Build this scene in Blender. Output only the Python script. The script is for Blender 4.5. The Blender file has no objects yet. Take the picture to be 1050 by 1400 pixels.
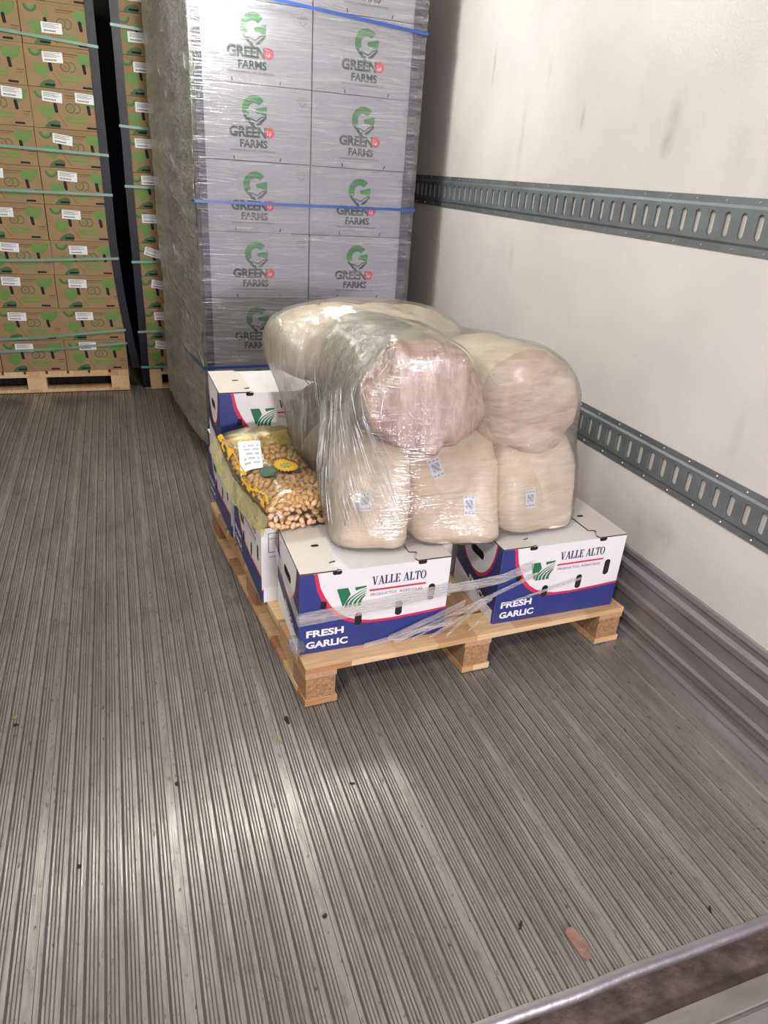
import bpy, bmesh, math, random
from mathutils import Vector, Matrix, noise
from mathutils.geometry import tessellate_polygon
from mathutils.bvhtree import BVHTree

S = bpy.context.scene
COL = S.collection
R_ = math.radians
rnd = random.Random(7)

# ------------------------------------------------------------------ camera
def cam_matrix(y, p, r, h):
    B = Matrix(((1, 0, 0), (0, 0, -1), (0, 1, 0)))
    Rz = Matrix(((math.cos(y), -math.sin(y), 0), (math.sin(y), math.cos(y), 0), (0, 0, 1)))
    Rx = Matrix(((1, 0, 0), (0, math.cos(p), -math.sin(p)), (0, math.sin(p), math.cos(p))))
    Rr = Matrix(((math.cos(r), -math.sin(r), 0), (math.sin(r), math.cos(r), 0), (0, 0, 1)))
    M = Rr @ Rx @ B @ Rz
    right, down, fwd = M[0], M[1], M[2]
    m = Matrix.Identity(4)
    for i in range(3):
        m[i][0] = right[i]; m[i][1] = -down[i]; m[i][2] = -fwd[i]
    m[2][3] = h
    return m
cd = bpy.data.cameras.new('camera')
cam = bpy.data.objects.new('camera', cd); COL.objects.link(cam)
cam.matrix_world = cam_matrix(0.37373536, 0.45421383, 0.07178543, 1.5)
cd.sensor_fit = 'VERTICAL'; cd.sensor_height = 24.0; cd.sensor_width = 18.0
cd.lens = 948 / 1400 * 24
cd.clip_start = 0.02
S.camera = cam

# ------------------------------------------------------------------ world, lights, exposure
w = bpy.data.worlds.new('world'); S.world = w; w.use_nodes = True
bg = w.node_tree.nodes['Background']
bg.inputs[0].default_value = (0.92, 0.93, 1.0, 1); bg.inputs[1].default_value = 0.30
def area_light(name, loc, sx, sy, power, color, target):
    d = bpy.data.lights.new(name, 'AREA'); d.shape = 'RECTANGLE'; d.size = sx; d.size_y = sy
    d.energy = power; d.color = color
    o = bpy.data.objects.new(name, d); COL.objects.link(o)
    o.location = loc
    o.rotation_euler = (Vector(target) - Vector(loc)).to_track_quat('-Z', 'Y').to_euler()
    return o
ld = bpy.data.lights.new('trailer_ceiling_light', 'POINT'); ld.energy = 66; ld.color = (0.98, 1.0, 0.89); ld.shadow_soft_size = .13
lo = bpy.data.objects.new('trailer_ceiling_light', ld); COL.objects.link(lo); lo.location = (.36, 3.30, 2.46)
ld2 = ld.copy(); ld2.energy = 14
lo2 = bpy.data.objects.new('trailer_rear_light', ld2); COL.objects.link(lo2); lo2.location = (.36, 1.25, 2.46)
area_light('dock_light', (0.95, -3.3, 1.80), 0.8, 0.6, 235, (0.99, 0.92, 0.98), (0.8, 2.0, 0.9))
area_light('warehouse_light', (-2.3, -1.5, 4.4), 0.6, 0.6, 130, (1.0, 0.98, 0.90), (.4, 2.2, .6))
S.view_settings.view_transform = 'Standard'
S.view_settings.look = 'None'
S.view_settings.gamma = 1.0
S.view_settings.use_curve_mapping = False
S.view_settings.exposure = -0.12
S.cycles.transparent_max_bounces = 24
S.cycles.max_bounces = 10
S.cycles.caustics_reflective = False
S.cycles.caustics_refractive = False

# ------------------------------------------------------------------ materials
def srgb(r, g, b):
    f = lambda c: ((c / 255) / 12.92) if c / 255 <= .04045 else (((c / 255) + .055) / 1.055) ** 2.4
    return (f(r), f(g), f(b), 1)
def ramp(nt, fac, stops):
    n = nt.nodes.new('ShaderNodeValToRGB')
    while len(n.color_ramp.elements) < len(stops): n.color_ramp.elements.new(.5)
    for e, (p, c) in zip(n.color_ramp.elements, stops): e.position = p; e.color = c if len(c) == 4 else (*c, 1)
    nt.links.new(fac, n.inputs[0]); return n.outputs[0]
def noise_node(nt, scale, detail=4, stretch=(1, 1, 1), rough=.5, coord='Object', rot=(0, 0, 0)):
    tc = nt.nodes.new('ShaderNodeTexCoord'); mp = nt.nodes.new('ShaderNodeMapping')
    mp.inputs['Scale'].default_value = stretch; mp.inputs['Rotation'].default_value = rot
    nt.links.new(tc.outputs[coord], mp.inputs[0])
    n = nt.nodes.new('ShaderNodeTexNoise'); n.inputs['Scale'].default_value = scale
    n.inputs['Detail'].default_value = detail; n.inputs['Roughness'].default_value = rough
    nt.links.new(mp.outputs[0], n.inputs['Vector'])
    return n.outputs[0]
def mixc(nt, fac, a, b, mode='MIX'):
    n = nt.nodes.new('ShaderNodeMix'); n.data_type = 'RGBA'; n.blend_type = mode
    def put(sock, v):
        if hasattr(v, 'is_linked'): nt.links.new(v, sock)
        else: sock.default_value = v
    put(n.inputs[0], fac); put(n.inputs[6], a); put(n.inputs[7], b)
    return n.outputs[2]
def math_node(nt, op, a, b=0.0, clamp=False):
    n = nt.nodes.new('ShaderNodeMath'); n.operation = op; n.use_clamp = clamp
    for i, v in enumerate((a, b)):
        if hasattr(v, 'is_linked'): nt.links.new(v, n.inputs[i])
        else: n.inputs[i].default_value = v
    return n.outputs[0]
def bump(nt, h, strength, dist=.01):
    b = nt.nodes.new('ShaderNodeBump'); b.inputs['Strength'].default_value = strength
    b.inputs['Distance'].default_value = dist
    nt.links.new(h, b.inputs['Height']); return b.outputs[0]
def base(name):
    m = bpy.data.materials.new(name); m.use_nodes = True
    return m, m.node_tree, m.node_tree.nodes['Principled BSDF']
def mat(name, col, rough=.6, metal=0, var=.12, vscale=9, stretch=(1, 1, 1), bmp=0, bscale=60, bstretch=(1, 1, 1), coat=0, spec=.5):
    m, nt, p = base(name)
    c1 = tuple(max(0, c * (1 - var)) for c in col[:3]) + (1,)
    c2 = tuple(min(1, c * (1 + var)) for c in col[:3]) + (1,)
    nt.links.new(ramp(nt, noise_node(nt, vscale, 5, stretch), [(.3, c1), (.7, c2)]), p.inputs['Base Color'])
    p.inputs['Roughness'].default_value = rough; p.inputs['Metallic'].default_value = metal
    p.inputs['Coat Weight'].default_value = coat; p.inputs['Specular IOR Level'].default_value = spec
    if bmp: nt.links.new(bump(nt, noise_node(nt, bscale, 4, bstretch), bmp), p.inputs['Normal'])
    return m

M = {}
M['white_card'] = mat('white_card', srgb(226, 222, 224), .55, var=.03, bmp=.05)
M['card_top'] = mat('card_top', srgb(214, 206, 198), .6, var=.04, bmp=.05)
M['blue_print'] = mat('blue_print', srgb(46, 56, 122), .45, var=.05)
M['navy_print'] = mat('navy_print', srgb(34, 40, 78), .45, var=.05)
M['red_print'] = mat('red_print', srgb(205, 44, 84), .45, var=.04)
M['green_print'] = mat('green_print', srgb(34, 112, 72), .45, var=.05)
M['white_print'] = mat('white_print', srgb(238, 238, 242), .5, var=.02)
M['pale_print'] = mat('pale_print', srgb(168, 166, 182), .5, var=.05)
M['black_print'] = mat('black_print', srgb(40, 40, 48), .5, var=.05)
M['grey_print'] = mat('grey_print', srgb(120, 118, 124), .5, var=.05)
M['card_inside_shade'] = mat('card_inside_shade', srgb(30, 24, 26), .8, var=.2)  # near-black carton interior: the shade behind the holes is put into the colour
M['kraft'] = mat('kraft', srgb(150, 124, 88), .75, var=.07, vscale=14, bmp=.06)
M['kraft_dark'] = mat('kraft_dark', srgb(66, 46, 30), .85)
M['avo_green'] = mat('avo_green', srgb(100, 134, 62), .6, var=.12)
M['avo_dark'] = mat('avo_dark', srgb(66, 98, 54), .6, var=.12)
M['avo_red'] = mat('avo_red', srgb(150, 100, 66), .6)
M['label_paper'] = mat('label_paper', srgb(232, 232, 232), .5, var=.02)
M['grey_card'] = mat('grey_card', srgb(160, 160, 172), .55, var=.04, bmp=.05)
M['logo_green'] = mat('logo_green', srgb(30, 118, 58), .5, var=.04)
M['logo_dark'] = mat('logo_dark', srgb(14, 50, 48), .5, var=.06)
M['logo_red'] = mat('logo_red', srgb(206, 44, 74), .5, var=.04)
M['pine'] = mat('pine', srgb(222, 194, 158), .7, var=.16, vscale=6, stretch=(1.2, 14, 14), bmp=.1, bscale=40, bstretch=(1, 10, 10))
M['pine_brown'] = mat('pine_brown', srgb(186, 148, 112), .7, var=.16, vscale=6, stretch=(14, 1.2, 14), bmp=.1)
def jointed(m):
    nt = m.node_tree; p = nt.nodes['Principled BSDF']; old = p.inputs['Base Color'].links[0].from_socket
    tc = nt.nodes.new('ShaderNodeTexCoord'); sn = nt.nodes.new('ShaderNodeVectorMath'); sn.operation = 'SNAP'
    sn.inputs[1].default_value = (.147, .071, 10); nt.links.new(tc.outputs['Object'], sn.inputs[0])
    wn = nt.nodes.new('ShaderNodeTexWhiteNoise'); nt.links.new(sn.outputs[0], wn.inputs['Vector'])
    c = ramp(nt, wn.outputs['Value'], [(0, srgb(196, 160, 128)), (.5, srgb(240, 226, 206)), (1, srgb(255, 250, 240))])
    nt.links.new(mixc(nt, 1.0, old, c, 'MULTIPLY'), p.inputs['Base Color'])
jointed(M['pine'])
M['pine_pale'] = mat('pine_pale', srgb(222, 190, 146), .7, var=.12, vscale=6, stretch=(1.2, 14, 14))
M['chip'] = mat('chipboard', srgb(162, 124, 88), .85, var=.35, vscale=130, bmp=.35, bscale=150)
M['blue_paint'] = mat('blue_paint', srgb(34, 48, 110), .5, var=.2)
M['post_navy'] = mat('post_navy', srgb(28, 34, 62), .45, var=.25, vscale=30, stretch=(1, 1, 3), bmp=.25, bscale=90)
M['post_black'] = mat('post_black', srgb(12, 15, 26), .4, var=.3, vscale=20, bmp=.1, bscale=25, spec=.25)
M['strap_green'] = mat('strap_green', srgb(104, 150, 130), .35, var=.15, vscale=8)
M['strap_blue'] = mat('strap_blue', srgb(40, 72, 150), .35, var=.12)
M['peanut'] = mat('peanut', srgb(226, 188, 146), .55, var=.22, vscale=55, bmp=.2, bscale=300)
M['peanut_core'] = mat('peanut_core', srgb(222, 184, 134), .7, var=.25, vscale=70, bmp=.8, bscale=90)
M['yellow_print'] = mat('yellow_print', srgb(214, 164, 30), .4, var=.15, vscale=30)
M['leaf_green'] = mat('leaf_green', srgb(30, 88, 60), .4, var=.1)
M['charcoal_patch'] = mat('charcoal_patch', srgb(70, 74, 72), .6, var=.3, vscale=30)
M['rubber'] = mat('rubber', srgb(30, 28, 28), .8)
M['rust'] = mat('rust', srgb(92, 76, 71), .9, var=.55, vscale=16, bmp=.5, bscale=40)
M['plate_steel'] = mat('plate_steel', srgb(150, 142, 142), .5, .5, var=.15, vscale=7, stretch=(1, 6, 1), bmp=.08)
M['bright_alu'] = mat('bright_alu', srgb(176, 168, 172), .38, .85, var=.15, vscale=12, bmp=.15, bscale=40)
M['galv'] = mat('galvanised', srgb(122, 128, 132), .5, .55, var=.14, vscale=20, stretch=(1, .4, 1), bmp=.08, bscale=80)
M['debris_black'] = mat('debris_black', srgb(38, 34, 34), .7)
M['debris_brown'] = mat('debris_brown', srgb(136, 104, 92), .8, var=.2, vscale=60, bmp=.3, bscale=120)
M['debris_leaf'] = mat('debris_leaf', srgb(140, 136, 60), .7, var=.2, vscale=60)
M['bulkhead'] = mat('bulkhead', srgb(44, 44, 46), .8)
M['lamp_white'] = mat('lamp_white', srgb(230, 230, 230), .5, var=.02)
M['concrete'] = mat('concrete', srgb(140, 136, 132), .8, var=.12, vscale=5, bmp=.1)

def bag_mat(name, c_lo, c_hi, rough, scale, stretch, bs, coat=.15, fold=None):
    m, nt, p = base(name)
    n = noise_node(nt, scale, 6, stretch, .6)
    nt.links.new(ramp(nt, n, [(.32, c_lo), (.62, c_hi)]), p.inputs['Base Color'])
    p.inputs['Roughness'].default_value = rough
    p.inputs['Coat Weight'].default_value = coat; p.inputs['Coat Roughness'].default_value = .35
    p.inputs['Subsurface Weight'].default_value = .25
    p.inputs['Subsurface Radius'].default_value = (.03, .02, .012)
    p.inputs['Subsurface Scale'].default_value = .6
    nt.links.new(bump(nt, noise_node(nt, fold or scale * 2.2, 5, stretch, .6), bs, .02), p.inputs['Normal'])
    return m
M['bag_cream'] = bag_mat('bag_cream', srgb(214, 188, 160), srgb(234, 214, 190), .5, 7, (1.6, 1, 1), .18)
M['bag_pale'] = bag_mat('bag_pale', srgb(212, 188, 162), srgb(236, 218, 196), .5, 6, (1, 1, 2), .2)
M['bag_pink'] = bag_mat('bag_pink', srgb(146, 106, 88), srgb(200, 168, 148), .45, 8, (3.2, 1, .8), .5)
M['bag_pink_side'] = bag_mat('bag_pink_side', srgb(180, 150, 132), srgb(218, 198, 180), .45, 8, (1, 1, 3), .4)
M['bag_pink'].node_tree.nodes['Principled BSDF'].inputs['Coat Weight'].default_value = .03
M['bag_grey'] = bag_mat('bag_grey', srgb(150, 143, 124), srgb(180, 172, 154), .5, 6, (1, 1, 1), .25)

def film_mat(name, haze, gloss, streak, scale, stretch, rough, bstr, tint=(.97, .97, .96, 1), hazecol=(.85, .86, .84, 1), rot=(0, 0, 0), gbase=.05, crease=.0, cs=(1, 1, 1), thru=.4):
    m = bpy.data.materials.new(name); m.use_nodes = True; nt = m.node_tree
    nt.nodes.remove(nt.nodes['Principled BSDF']); out = nt.nodes['Material Output']
    n1 = noise_node(nt, scale, 6, stretch, .62, rot=rot)
    n2 = noise_node(nt, scale * .22, 4, stretch, .5, rot=rot)
    s = ramp(nt, math_node(nt, 'ADD', math_node(nt, 'MULTIPLY', n1, .6), math_node(nt, 'MULTIPLY', n2, .4)), [(.47, (0, 0, 0)), (.64, (1, 1, 1))])
    n3 = noise_node(nt, 60, 3, cs, .5, rot=rot)
    nrm = bump(nt, math_node(nt, 'ADD', n1, math_node(nt, 'MULTIPLY', n3, .9 if crease else 0)), bstr, .02)
    glint = ramp(nt, n3, [(.60, (0, 0, 0)), (.70, (1, 1, 1))])
    glint = math_node(nt, 'MULTIPLY', math_node(nt, 'MULTIPLY', glint, ramp(nt, noise_node(nt, 6, 2), [(.42, (0, 0, 0)), (.6, (1, 1, 1))])), crease)  # whitish streaks mixed in as painted glints along the bumped creases
    tr = nt.nodes.new('ShaderNodeBsdfTransparent'); tr.inputs[0].default_value = tint
    df = nt.nodes.new('ShaderNodeBsdfDiffuse'); df.inputs[0].default_value = hazecol
    tl = nt.nodes.new('ShaderNodeBsdfTranslucent'); tl.inputs[0].default_value = hazecol
    nt.links.new(nrm, df.inputs['Normal'])
    dm = nt.nodes.new('ShaderNodeMixShader'); dm.inputs[0].default_value = thru
    nt.links.new(df.outputs[0], dm.inputs[1]); nt.links.new(tl.outputs[0], dm.inputs[2])
    gl = nt.nodes.new('ShaderNodeBsdfGlossy'); gl.inputs['Roughness'].default_value = rough
    gl.inputs['Color'].default_value = (1, 1, 1, 1)
    nt.links.new(nrm, gl.inputs['Normal'])
    m1 = nt.nodes.new('ShaderNodeMixShader')
    nt.links.new(math_node(nt, 'ADD', math_node(nt, 'MULTIPLY', s, haze * .9), math_node(nt, 'ADD', glint, haze * .55), True), m1.inputs[0])
    nt.links.new(tr.outputs[0], m1.inputs[1]); nt.links.new(dm.outputs[0], m1.inputs[2])
    lw = nt.nodes.new('ShaderNodeLayerWeight'); lw.inputs[0].default_value = .25
    nt.links.new(nrm, lw.inputs['Normal'])
    g = math_node(nt, 'ADD', math_node(nt, 'ADD', math_node(nt, 'MULTIPLY', lw.outputs['Fresnel'], gloss), gbase), math_node(nt, 'ADD', math_node(nt, 'MULTIPLY', glint, .5), math_node(nt, 'MULTIPLY', s, streak)), True)
    m2 = nt.nodes.new('ShaderNodeMixShader')
    nt.links.new(g, m2.inputs[0]); nt.links.new(m1.outputs[0], m2.inputs[1]); nt.links.new(gl.outputs[0], m2.inputs[2])
    nt.links.new(m2.outputs[0], out.inputs[0])
    return m
M['film_front'] = film_mat('film_front', .06, .55, .22, 36, (.22, 1, 3.6), .20, .4, crease=.16, cs=(.12, 1, 3.2))
M['film_side'] = film_mat('film_side', .75, .7, .40, 26, (1, .5, 2.2), .16, 1.0, tint=(.86, .87, .82, 1), hazecol=(.84, .85, .79, 1), gbase=.16, crease=.8, cs=(1, .2, 2.0))
M['film_load'] = film_mat('film_load', .085, .6, .18, 26, (.4, .6, 2.6), .12, .36, gbase=.10, crease=.10, cs=(.25, .3, 3.0))
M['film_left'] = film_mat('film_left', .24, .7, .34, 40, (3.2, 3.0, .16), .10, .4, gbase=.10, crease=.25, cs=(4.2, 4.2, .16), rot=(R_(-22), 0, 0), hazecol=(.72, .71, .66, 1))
def pleat_mat():
    m = bpy.data.materials.new('film_pleat'); m.use_nodes = True; nt = m.node_tree
    nt.nodes.remove(nt.nodes['Principled BSDF']); out = nt.nodes['Material Output']
    tr = nt.nodes.new('ShaderNodeBsdfTransparent'); gl = nt.nodes.new('ShaderNodeBsdfGlossy'); gl.inputs['Roughness'].default_value = .26
    df = nt.nodes.new('ShaderNodeBsdfDiffuse'); df.inputs[0].default_value = (.8, .8, .78, 1)
    a = nt.nodes.new('ShaderNodeMixShader'); a.inputs[0].default_value = .62
    b = nt.nodes.new('ShaderNodeMixShader')
    nt.links.new(df.outputs[0], a.inputs[1]); nt.links.new(gl.outputs[0], a.inputs[2])
    nt.links.new(ramp(nt, noise_node(nt, 14, 3), [(.40, (.05, .05, .05)), (.64, (.70, .70, .70))]), b.inputs[0])
    nt.links.new(tr.outputs[0], b.inputs[1]); nt.links.new(a.outputs[0], b.inputs[2]); nt.links.new(b.outputs[0], out.inputs[0])
    return m
M['film_pleat'] = pleat_mat()
M['film_tail'] = film_mat('film_tail', .16, .7, .2, 40, (1, 1, 1), .12, .9)
M['film_band'] = film_mat('film_band', .42, .4, .14, 60, (.3, .3, 4), .2, .5, hazecol=(.94, .94, .95, 1), thru=.12)
M['film_peanut'] = film_mat('film_peanut', .03, .8, .05, 12, (1, 1, 1), .05, .35, tint=(.99, .95, .80, 1))
M['film_yellow'] = film_mat('film_yellow', .22, .7, .08, 18, (1, 1, 1), .1, .5, tint=(.93, .87, .42, 1), hazecol=(.84, .76, .26, 1))

M['film_fin'] = film_mat('film_fin', .7, .35, .05, 18, (1, 1, 1), .15, .4, tint=(.95, .88, .35, 1), hazecol=(.80, .68, .16, 1), gbase=.03)
def wall_mat():
    m, nt, p = base('white_panel')
    n = noise_node(nt, 2.2, 5)
    c = ramp(nt, n, [(.35, srgb(212, 206, 204)), (.7, srgb(226, 221, 218))])
    # scuffs: soft grey smears with their own places on the panel
    tc = nt.nodes.new('ShaderNodeTexCoord')
    for (y, z, sy, sz, k) in ((2.02, 1.70, 22, 10, .22), (2.03, 1.63, 26, 22, .25), (1.72, 1.62, 12, 7, .12), (1.55, 1.60, 11, 5, .12), (2.95, 1.66, 40, 5, .16),
                              (3.28, 1.95, 60, 9, .3), (2.8, 1.9, 45, 14, .16), (2.52, 1.73, 60, 20, .3), (1.62, .46, 14, 18, .2), (1.75, .44, 22, 12, .14), (1.45, .88, 40, 9, .14), (2.9, 1.2, 40, 12, .1)):
        mp = nt.nodes.new('ShaderNodeMapping')
        mp.inputs['Location'].default_value = (0, -y * sy, -z * sz); mp.inputs['Scale'].default_value = (0, sy, sz)
        nt.links.new(tc.outputs['Object'], mp.inputs[0])
        gr = nt.nodes.new('ShaderNodeTexGradient'); gr.gradient_type = 'SPHERICAL'
        nt.links.new(mp.outputs[0], gr.inputs[0])
        f = math_node(nt, 'MULTIPLY', math_node(nt, 'MULTIPLY', gr.outputs[1], k * 2.2), noise_node(nt, 30, 4), True)
        c = mixc(nt, f, c, srgb(120, 112, 106))
    nt.links.new(c, p.inputs['Base Color'])
    p.inputs['Roughness'].default_value = .42
    b1 = bump(nt, noise_node(nt, 130, 3), .22, .004)
    nt.links.new(b1, p.inputs['Normal'])
    return m
M['wall'] = wall_mat()
def floor_mat():
    m, nt, p = base('floor_aluminium')
    n1 = noise_node(nt, 3.2, 6, (2.2, .5, 1), .65)
    n2 = noise_node(nt, 16, 6, (5, .35, 1), .7)
    n3 = noise_node(nt, 60, 3, (1.4, .5, 1), .6)
    c = ramp(nt, n1, [(.25, srgb(124, 119, 114)), (.75, srgb(168, 164, 157))])
    c = mixc(nt, ramp(nt, n2, [(.46, (0, 0, 0)), (.70, (.5, .5, .5))]), c, srgb(74, 66, 63))
    c = mixc(nt, ramp(nt, n3, [(.62, (0, 0, 0)), (.72, (.8, .8, .8))]), c, srgb(52, 44, 41))
    c = mixc(nt, ramp(nt, noise_node(nt, 9, 5, (1, .7, 1), .7), [(.58, (0, 0, 0)), (.75, (.5, .5, .5))]), c, srgb(66, 56, 54))
    nt.links.new(c, p.inputs['Base Color'])
    p.inputs['Metallic'].default_value = .3
    nt.links.new(ramp(nt, n2, [(.3, (.25, .25, .25)), (.7, (.40, .40, .40))]), p.inputs['Roughness'])
    nt.links.new(bump(nt, noise_node(nt, 110, 4, (1, .03, 1), .6), .5, .004), p.inputs['Normal'])
    p.inputs['Anisotropic'].default_value = .8
    cx = nt.nodes.new('ShaderNodeCombineXYZ'); cx.inputs[0].default_value = 1.0
    nt.links.new(cx.outputs[0], p.inputs['Tangent'])
    return m
M['floor'] = floor_mat()
M['groove'] = mat('floor_groove_dirt', srgb(88, 82, 79), .7, .2, var=.3, vscale=12, stretch=(4, .4, 1))
M['kick'] = mat('kick_alu', srgb(142, 137, 140), .36, .3, var=.2, vscale=7, stretch=(3, .5, 3), bmp=.12, bscale=24, bstretch=(3, .3, 3))

# ------------------------------------------------------------------ mesh helpers
class MB:
    def __init__(s): s.v = []; s.f = []; s.m = []
    def vert(s, p): s.v.append(tuple(p)); return len(s.v) - 1
    def face(s, pts, m=0):
        s.f.append([s.vert(p) for p in pts]); s.m.append(m)
    def box(s, a, b, m=0):
        x0, y0, z0 = a; x1, y1, z1 = b
        i = [s.vert(p) for p in ((x0, y0, z0), (x1, y0, z0), (x1, y1, z0), (x0, y1, z0), (x0, y0, z1), (x1, y0, z1), (x1, y1, z1), (x0, y1, z1))]
        for q in ((0, 3, 2, 1), (4, 5, 6, 7), (0, 1, 5, 4), (1, 2, 6, 5), (2, 3, 7, 6), (3, 0, 4, 7)):
            s.f.append([i[k] for k in q]); s.m.append(m)
    def grid(s, rows, m=0, closed=False):
        idx = [[s.vert(p) for p in r] for r in rows]
        for a, b in zip(idx, idx[1:]):
            n = len(a)
            for k in range(n if closed else n - 1):
                s.f.append([a[k], a[(k + 1) % n], b[(k + 1) % n], b[k]]); s.m.append(m)
        return idx
    def build(s, name, mats, parent=None, loc=(0, 0, 0), rot=(0, 0, 0), smooth=False):
        me = bpy.data.meshes.new(name); me.from_pydata(s.v, [], s.f)
        mats = mats if isinstance(mats, (list, tuple)) else [mats]
        for m in mats: me.materials.append(m)
        if len(mats) > 1: me.polygons.foreach_set('material_index', s.m)
        if smooth: me.polygons.foreach_set('use_smooth', [True] * len(me.polygons))
        me.update()
        return link(name, me, parent, loc, rot)
def link(name, me, parent=None, loc=(0, 0, 0), rot=(0, 0, 0)):
    o = bpy.data.objects.new(name, me); COL.objects.link(o)
    o.parent = parent; o.location = loc; o.rotation_euler = rot
    return o
def tag(o, label=None, cat=None, group=None, kind=None):
    if label: o['label'] = label
    if cat: o['category'] = cat
    if group: o['group'] = group
    if kind: o['kind'] = kind
    return o
def empty(name, loc=(0, 0, 0), rz=0, label=None, cat=None, group=None, kind=None):
    o = bpy.data.objects.new(name, None); COL.objects.link(o); o.empty_display_size = .1
    o.location = loc; o.rotation_euler = (0, 0, rz)
    return tag(o, label, cat, group, kind)
def copy_tree(o, parent=None):
    c = o.copy(); COL.objects.link(c); c.parent = parent
    for ch in list(o.children): copy_tree(ch, c)
    return c

# ---- 2D print tools: polygons in (u, v), optionally with convex holes cut away
def tri(poly):
    t = tessellate_polygon([[Vector((a, b, 0)) for a, b in poly]])
    out = []
    for i in t:
        q = [poly[k] for k in i]
        ar = (q[1][0] - q[0][0]) * (q[2][1] - q[0][1]) - (q[2][0] - q[0][0]) * (q[1][1] - q[0][1])
        if abs(ar) < 1e-12: continue
        out.append(q if ar > 0 else q[::-1])
    return out
def cut_convex(poly, hole):                      # parts of a convex polygon outside a convex CCW hole
    res = []; rest = poly
    n = len(hole)
    for i in range(n):
        a, b = hole[i], hole[(i + 1) % n]
        side = lambda p: (b[0] - a[0]) * (p[1] - a[1]) - (b[1] - a[1]) * (p[0] - a[0])
        ins, outs = [], []
        for k in range(len(rest)):
            p, q = rest[k], rest[(k + 1) % len(rest)]
            sp, sq = side(p), side(q)
            (ins if sp >= 0 else outs).append(p)
            if (sp > 0 and sq < 0) or (sp < 0 and sq > 0):
                t = sp / (sp - sq); x = (p[0] + (q[0] - p[0]) * t, p[1] + (q[1] - p[1]) * t)
                ins.append(x); outs.append(x)
        if len(outs) > 2: res.append(outs)
        rest = ins
        if len(rest) < 3: return res
    return res
def cut_all(polys, holes):
    for h in holes:
        nxt = []
        for p in polys:
            if max(a for a, _ in p) < min(a for a, _ in h) or min(a for a, _ in p) > max(a for a, _ in h) or \
               max(a for _, a in p) < min(a for _, a in h) or min(a for _, a in p) > max(a for _, a in h): nxt.append(p)
            else: nxt += cut_convex(p, h)
        polys = nxt
    return polys
def stadium(cx, cy, wd, ht, n=5, rot=0):
    r = min(wd, ht) / 2; pts = []
    for k in range(4 * n):
        a = 2 * math.pi * (k + .5) / (4 * n)
        x = math.cos(a) * r + math.copysign(max(0, wd / 2 - r), math.cos(a)); y = math.sin(a) * r + math.copysign(max(0, ht / 2 - r), math.sin(a))
        pts.append((cx + x * math.cos(rot) - y * math.sin(rot), cy + x * math.sin(rot) + y * math.cos(rot)))
    return pts
def rect(x0, y0, x1, y1): return [(x0, y0), (x1, y0), (x1, y1), (x0, y1)]
def ring(cx, cy, r0, r1, a0=0, a1=360, n=24, sx=1, sy=1):
    out = []
    for k in range(n):
        a, b = R_(a0 + (a1 - a0) * k / n), R_(a0 + (a1 - a0) * (k + 1) / n)
        out.append([(cx + r0 * math.cos(a) * sx, cy + r0 * math.sin(a) * sy), (cx + r1 * math.cos(a) * sx, cy + r1 * math.sin(a) * sy),
                    (cx + r1 * math.cos(b) * sx, cy + r1 * math.sin(b) * sy), (cx + r0 * math.cos(b) * sx, cy + r0 * math.sin(b) * sy)])
    return out
def disc(cx, cy, rx, ry, n=20): return [(cx + rx * math.cos(2 * math.pi * k / n), cy + ry * math.sin(2 * math.pi * k / n)) for k in range(n)]
def stroke(pts, wd):
    out = []
    for (a, b) in zip(pts, pts[1:]):
        d = Vector((b[0] - a[0], b[1] - a[1])); d.normalize(); n = Vector((-d.y, d.x)) * wd / 2
        out.append([(a[0] - n.x, a[1] - n.y), (b[0] - n.x, b[1] - n.y), (b[0] + n.x, b[1] + n.y), (a[0] + n.x, a[1] + n.y)])
    return out
_tx = {}
def text_polys(s, x, y, h, bold=0.0, width=None, cap=.73):
    key = (s, bold)
    if key not in _tx:
        cu = bpy.data.curves.new('t', 'FONT'); cu.body = s; cu.offset = bold; cu.resolution_u = 3
        o = bpy.data.objects.new('t', cu); COL.objects.link(o)
        bpy.context.view_layer.update()
        dg = bpy.context.evaluated_depsgraph_get(); ev = o.evaluated_get(dg); me = ev.to_mesh()
        _tx[key] = [[(me.vertices[i].co.x, me.vertices[i].co.y) for i in p.vertices] for p in me.polygons]
        ev.to_mesh_clear(); bpy.data.objects.remove(o); bpy.data.curves.remove(cu)
    P = _tx[key]; xs = [a for p in P for a, _ in p]; x0, x1 = min(xs), max(xs)
    k = h / cap; kx = width / (x1 - x0) if width else k
    out = []
    for p in P: out += tri([(x + (a - x0) * kx, y + b * k) for a, b in p])
    return out
def par(x0, x1, wd): return [(x0 - wd / 2, 1), (x1 - wd / 2, 0), (x1 + wd / 2, 0), (x0 + wd / 2, 1)]
SERIF = {
    'V': (.86, [par(.19, .46, .19), par(.70, .47, .07), rect(0, .95, .38, 1), rect(.54, .95, .86, 1)]),
    'A': (.90, [par(.44, .15, .07), par(.43, .73, .19), rect(.24, .29, .62, .35), rect(0, 0, .28, .05), rect(.54, 0, .9, .05)]),
    'L': (.72, [rect(.1, 0, .3, 1), rect(0, .95, .42, 1), rect(0, 0, .68, .05), [(.68, 0), (.68, .3), (.64, .3), (.5, .05)]]),
    'E': (.74, [rect(.1, 0, .3, 1), rect(0, .95, .66, 1), [(.66, 1), (.5, .95), (.62, .74), (.66, .74)], rect(.3, .48, .48, .54), rect(.46, .36, .5, .66), rect(0, 0, .68, .05), [(.68, 0), (.68, .3), (.64, .3), (.5, .05)]]),
    'T': (.80, [rect(.31, 0, .49, 1), rect(.02, .94, .78, 1), [(.02, .94), (.02, .7), (.06, .7), (.2, .94)], [(.78, .94), (.78, .7), (.74, .7), (.6, .94)], rect(.2, 0, .6, .05)]),
    'O': (.86, None), ' ': (.36, [])}
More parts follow.
